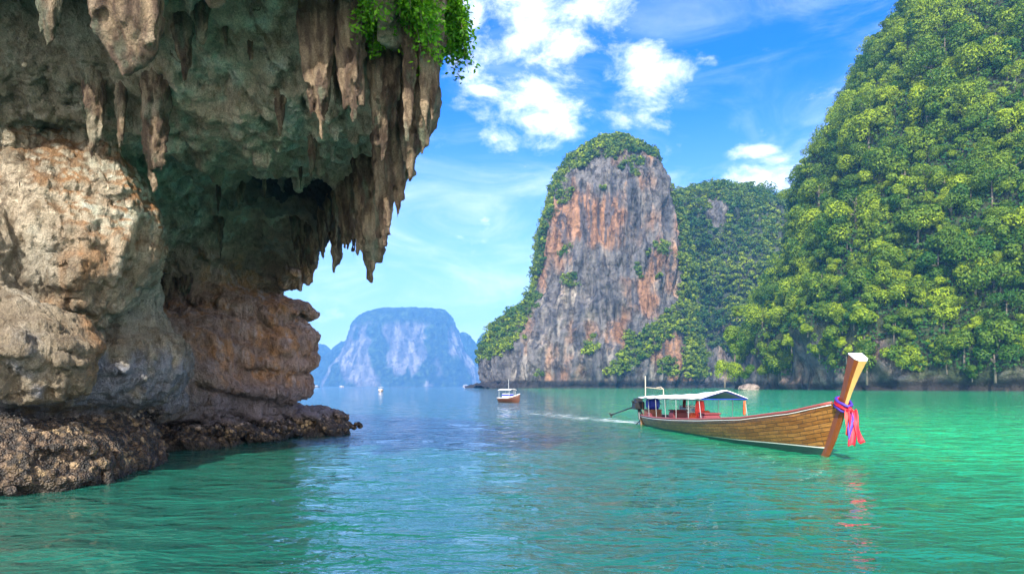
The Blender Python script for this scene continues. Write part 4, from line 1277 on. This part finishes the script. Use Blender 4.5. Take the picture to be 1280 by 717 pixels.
# ================================================================== WAKE
M['foam'] = None
m = D.materials.new('foam'); m.use_nodes = True; t = NT(m.node_tree); t.n.clear()
o_ = t.new('ShaderNodeOutputMaterial'); df = t.new('ShaderNodeBsdfDiffuse', Color=(.80, .88, .86)); tp_ = t.new('ShaderNodeBsdfTransparent'); mx = t.new('ShaderNodeMixShader')
g_ = t.new('ShaderNodeTexCoord').outputs['Object']; dn = t.attr('dens')
nn_ = t.math('ADD', t.math('MULTIPLY', t.noise(t.mapping(g_, scale=(.45, .9, 1), rot=(0, 0, .12)), 1.5, 8, .75, .6), 1.0), t.math('SUBTRACT', dn, 1.27))
t.l.new(t.smooth(nn_, .0, .30, 0, .78), mx.inputs[0]); t.l.new(tp_.outputs[0], mx.inputs[1]); t.l.new(df.outputs[0], mx.inputs[2]); t.l.new(mx.outputs[0], o_.inputs[0])
def wake(path, widths, dens, label, n=160, m_=25):
    path = np.array(path, float); tt = np.linspace(0, 1, len(path)); u = np.linspace(0, 1, n)
    x_ = np.interp(u, tt, path[:, 0]); y_ = np.interp(u, tt, path[:, 1]); w_ = np.interp(u, tt, widths)
    dx, dy = np.gradient(x_), np.gradient(y_); l_ = np.hypot(dx, dy); nx_, ny_ = -dy / l_, dx / l_
    v = np.linspace(-1, 1, m_); Xg = x_[:, None] + nx_[:, None] * v * w_[:, None]; Yg = y_[:, None] + ny_[:, None] * v * w_[:, None]
    de = np.interp(u, tt, dens)[:, None] * (1 - np.abs(v) ** 2)[None, :] * (1 - .0 * v)
    Vw = np.stack([Xg.ravel(), Yg.ravel(), wave_h(Xg.ravel(), Yg.ravel()) + .03], 1)
    i, j = np.meshgrid(np.arange(n - 1), np.arange(m_ - 1), indexing='ij'); a = (i * m_ + j).ravel()
    o = obj('boat_wake', mesh_np('boat_wake', Vw, np.stack([a, a + m_, a + m_ + 1, a + 1], 1), m, floats={'dens': de.ravel()}))
    tag(o, label, 'foam', kind='stuff')
wake([(7.9, 38.4), (6.6, 41.5), (4.6, 47), (2.2, 55), (.6, 64), (-.6, 76)], [.7, 3.2, 5.2, 6.6, 7.5, 8], [1.05, .90, .84, .80, .76, .55], 'white foam trail running back from the stern of the long boat')
wake([(5.4, 43.2), (3.2, 43.6), (1.2, 46), (-.8, 50)], [.5, 1.0, 1.3, 1.4], [.5, .56, .5, .3], 'second fainter foam streak left of the long boat')
wake([(9.98, 21.7), (9.6, 24.6), (8.9, 29), (8.0, 34)], [.12, .2, .25, .35], [.75, .6, .55, .6], 'thin line of foam along the side of the long boat')

# ================================================================== SHORE ROCK, SINGLE PLANTS
def boulder(P, r, label, seed):
    import bmesh
    bm = bmesh.new(); bmesh.ops.create_icosphere(bm, subdivisions=5, radius=1)
    Vv = np.array([v.co for v in bm.verts]); Vv = Vv * (1 + .35 * fbm(Vv + seed, .8, 4, 3)[:, None]) * np.array(r)
    for v, c in zip(bm.verts, Vv): v.co = c
    me = D.meshes.new('boulder'); bm.to_mesh(me); bm.free(); me.materials.append(M['karst']); me.polygons.foreach_set('use_smooth', [True] * len(me.polygons))
    a = me.attributes.new('tone', 'FLOAT_COLOR', 'POINT'); a.data.foreach_set('color', np.tile([.34, .27, .23, 1], (len(me.vertices), 1)).ravel())
    o = obj('boulder', me, loc=P); tag(o, label, 'rock')
boulder((126, 362, .8), (5.5, 3, 2.6), 'small pinkish boulder at the waterline left of the green hill', 4)
for px, Yc, z, sc, v, lab in ((918, 400, 18, 2.0, 4, 'tall bright green tree at the left foot of the green hill'), (906, 398, 3, 1.5, 5, 'pale yellow-green bushy tree close above the water left of the green hill'),
                              (931, 396, 6, 1.3, 2, 'dark green tree just right of the tall bright tree by the shore'), (921, 404, 42, 1.1, 6, 'light green crown topping the leftmost end of the green hill')):
    place_tree(((px - 640) / F * Yc, Yc, z), sc, px * .1, v, 'broadleaf_tree', lab)

# hanging shrubs on the lip of the cave roof
def hanging_shrub(px, py, Yd, rx, rz_, n, label, leaf=.07, seed=0, strands=14):
    r = np.random.default_rng(seed); hit = BV.ray_cast(Vector((0, 0, H)), direction(px, py)); Yd = hit[0].y - .12 if hit[0] is not None else Yd
    c0 = np.array([(px - 640) / F * Yd, Yd, H + (482 - py) / F * Yd])
    e = empty('hanging_shrub', tuple(c0)); tag(e, label, 'shrub')
    Ps, Ns, Ts = [], [], []; mb = MB()
    for k in range(strands):
        a = r.uniform(0, 6.28); q = r.random() ** .5
        st = np.array([math.cos(a) * q * rx * .75, math.sin(a) * q * rx * .5, r.uniform(-.1, .55) * rz_])
        out = np.array([math.cos(a), math.sin(a) * .6 - .25, .5]) * r.uniform(.2, .5) * rx; ln = r.uniform(.5, 1.15) * rz_
        u = np.linspace(0, 1, 9)[:, None]
        path = st + out * u - np.array([0, 0, 1]) * ln * u ** 1.9 * 1.3
        mb.tube([tuple(p) for p in path], [.016 * (1 - .8 * i / 8) for i in range(9)], 4)
        m_ = n // strands; t_ = r.random(m_); i_ = np.clip((t_ * 8).astype(int), 0, 7)
        p = path[i_] + (path[i_ + 1] - path[i_]) * (t_ * 8 - i_)[:, None] + r.normal(size=(m_, 3)) * np.array([.13, .13, .10]) * (rx ** .5)
        Ps.append(p); Ns.append(r.normal(size=(m_, 3)) + np.array([0, -.4, .7])); Ts.append(np.clip(r.uniform(.2, .8) + .18 * r.normal(size=m_), 0, 1))
    Vv, Fv, sv = leaf_cloud(np.vstack(Ps), np.vstack(Ns), leaf, r, np.concatenate(Ts))
    obj('leaves', mesh_np('leaves', Vv, Fv, M['leaf_cliff'], smooth=False, floats={'shade': sv}), e)
    mb.build('stems', M['bark'], e, True)
hanging_shrub(556, 40, 15.0, .55, .85, 3600, 'dark leafy shrub jutting from the outer edge of the cave roof', .055, 1, 26)
hanging_shrub(548, 5, 15.0, .6, .6, 2600, 'leafy shrub at the very top of the cave roof edge', .055, 12, 20)
hanging_shrub(500, 8, 15.0, .75, .65, 3600, 'bright green creeper spilling over the cave roof lip', .05, 2, 26)
hanging_shrub(462, 12, 14.6, .40, .75, 2200, 'feathery green plant hanging over the dripstone curtain', .045, 3, 18)
hanging_shrub(522, 38, 15.0, .40, .6, 1500, 'small green plant hanging between the creeper and the jutting shrub', .045, 5, 14)
hanging_shrub(492, 184, 19.0, .20, .18, 420, 'tiny bright fern growing alone on the dripstone below the roof lip', .05, 4, 8)
hanging_shrub(436, 20, 14.6, .22, .35, 500, 'thin green sprig left of the feathery hanging plant', .04, 6, 8)
# growth on top of the cave roof (out of the photograph, seen from aside)
sel = (CLN[:, 2] > .45) & (CLV[:, 2] > 9.8); idx_ = np.flatnonzero(sel)
r = np.random.default_rng(5); kk = r.choice(idx_, 16000); pp = CLV[kk] + CLN[kk] * r.uniform(0, .7, 16000)[:, None] * (1 + fbm(CLV[kk], 2, 2, 3))[:, None]
Vv, Fv, sv = leaf_cloud(pp, CLN[kk] + r.normal(size=(16000, 3)) * .6, .13, r, r.uniform(.2, .8, 16000))
o = obj('undergrowth', mesh_np('undergrowth', Vv, Fv, M['leaf_stuff'], smooth=False, floats={'shade': sv})); tag(o, 'low green growth covering the top of the cave cliff', 'undergrowth', kind='stuff')
print('done', time.time() - T0)
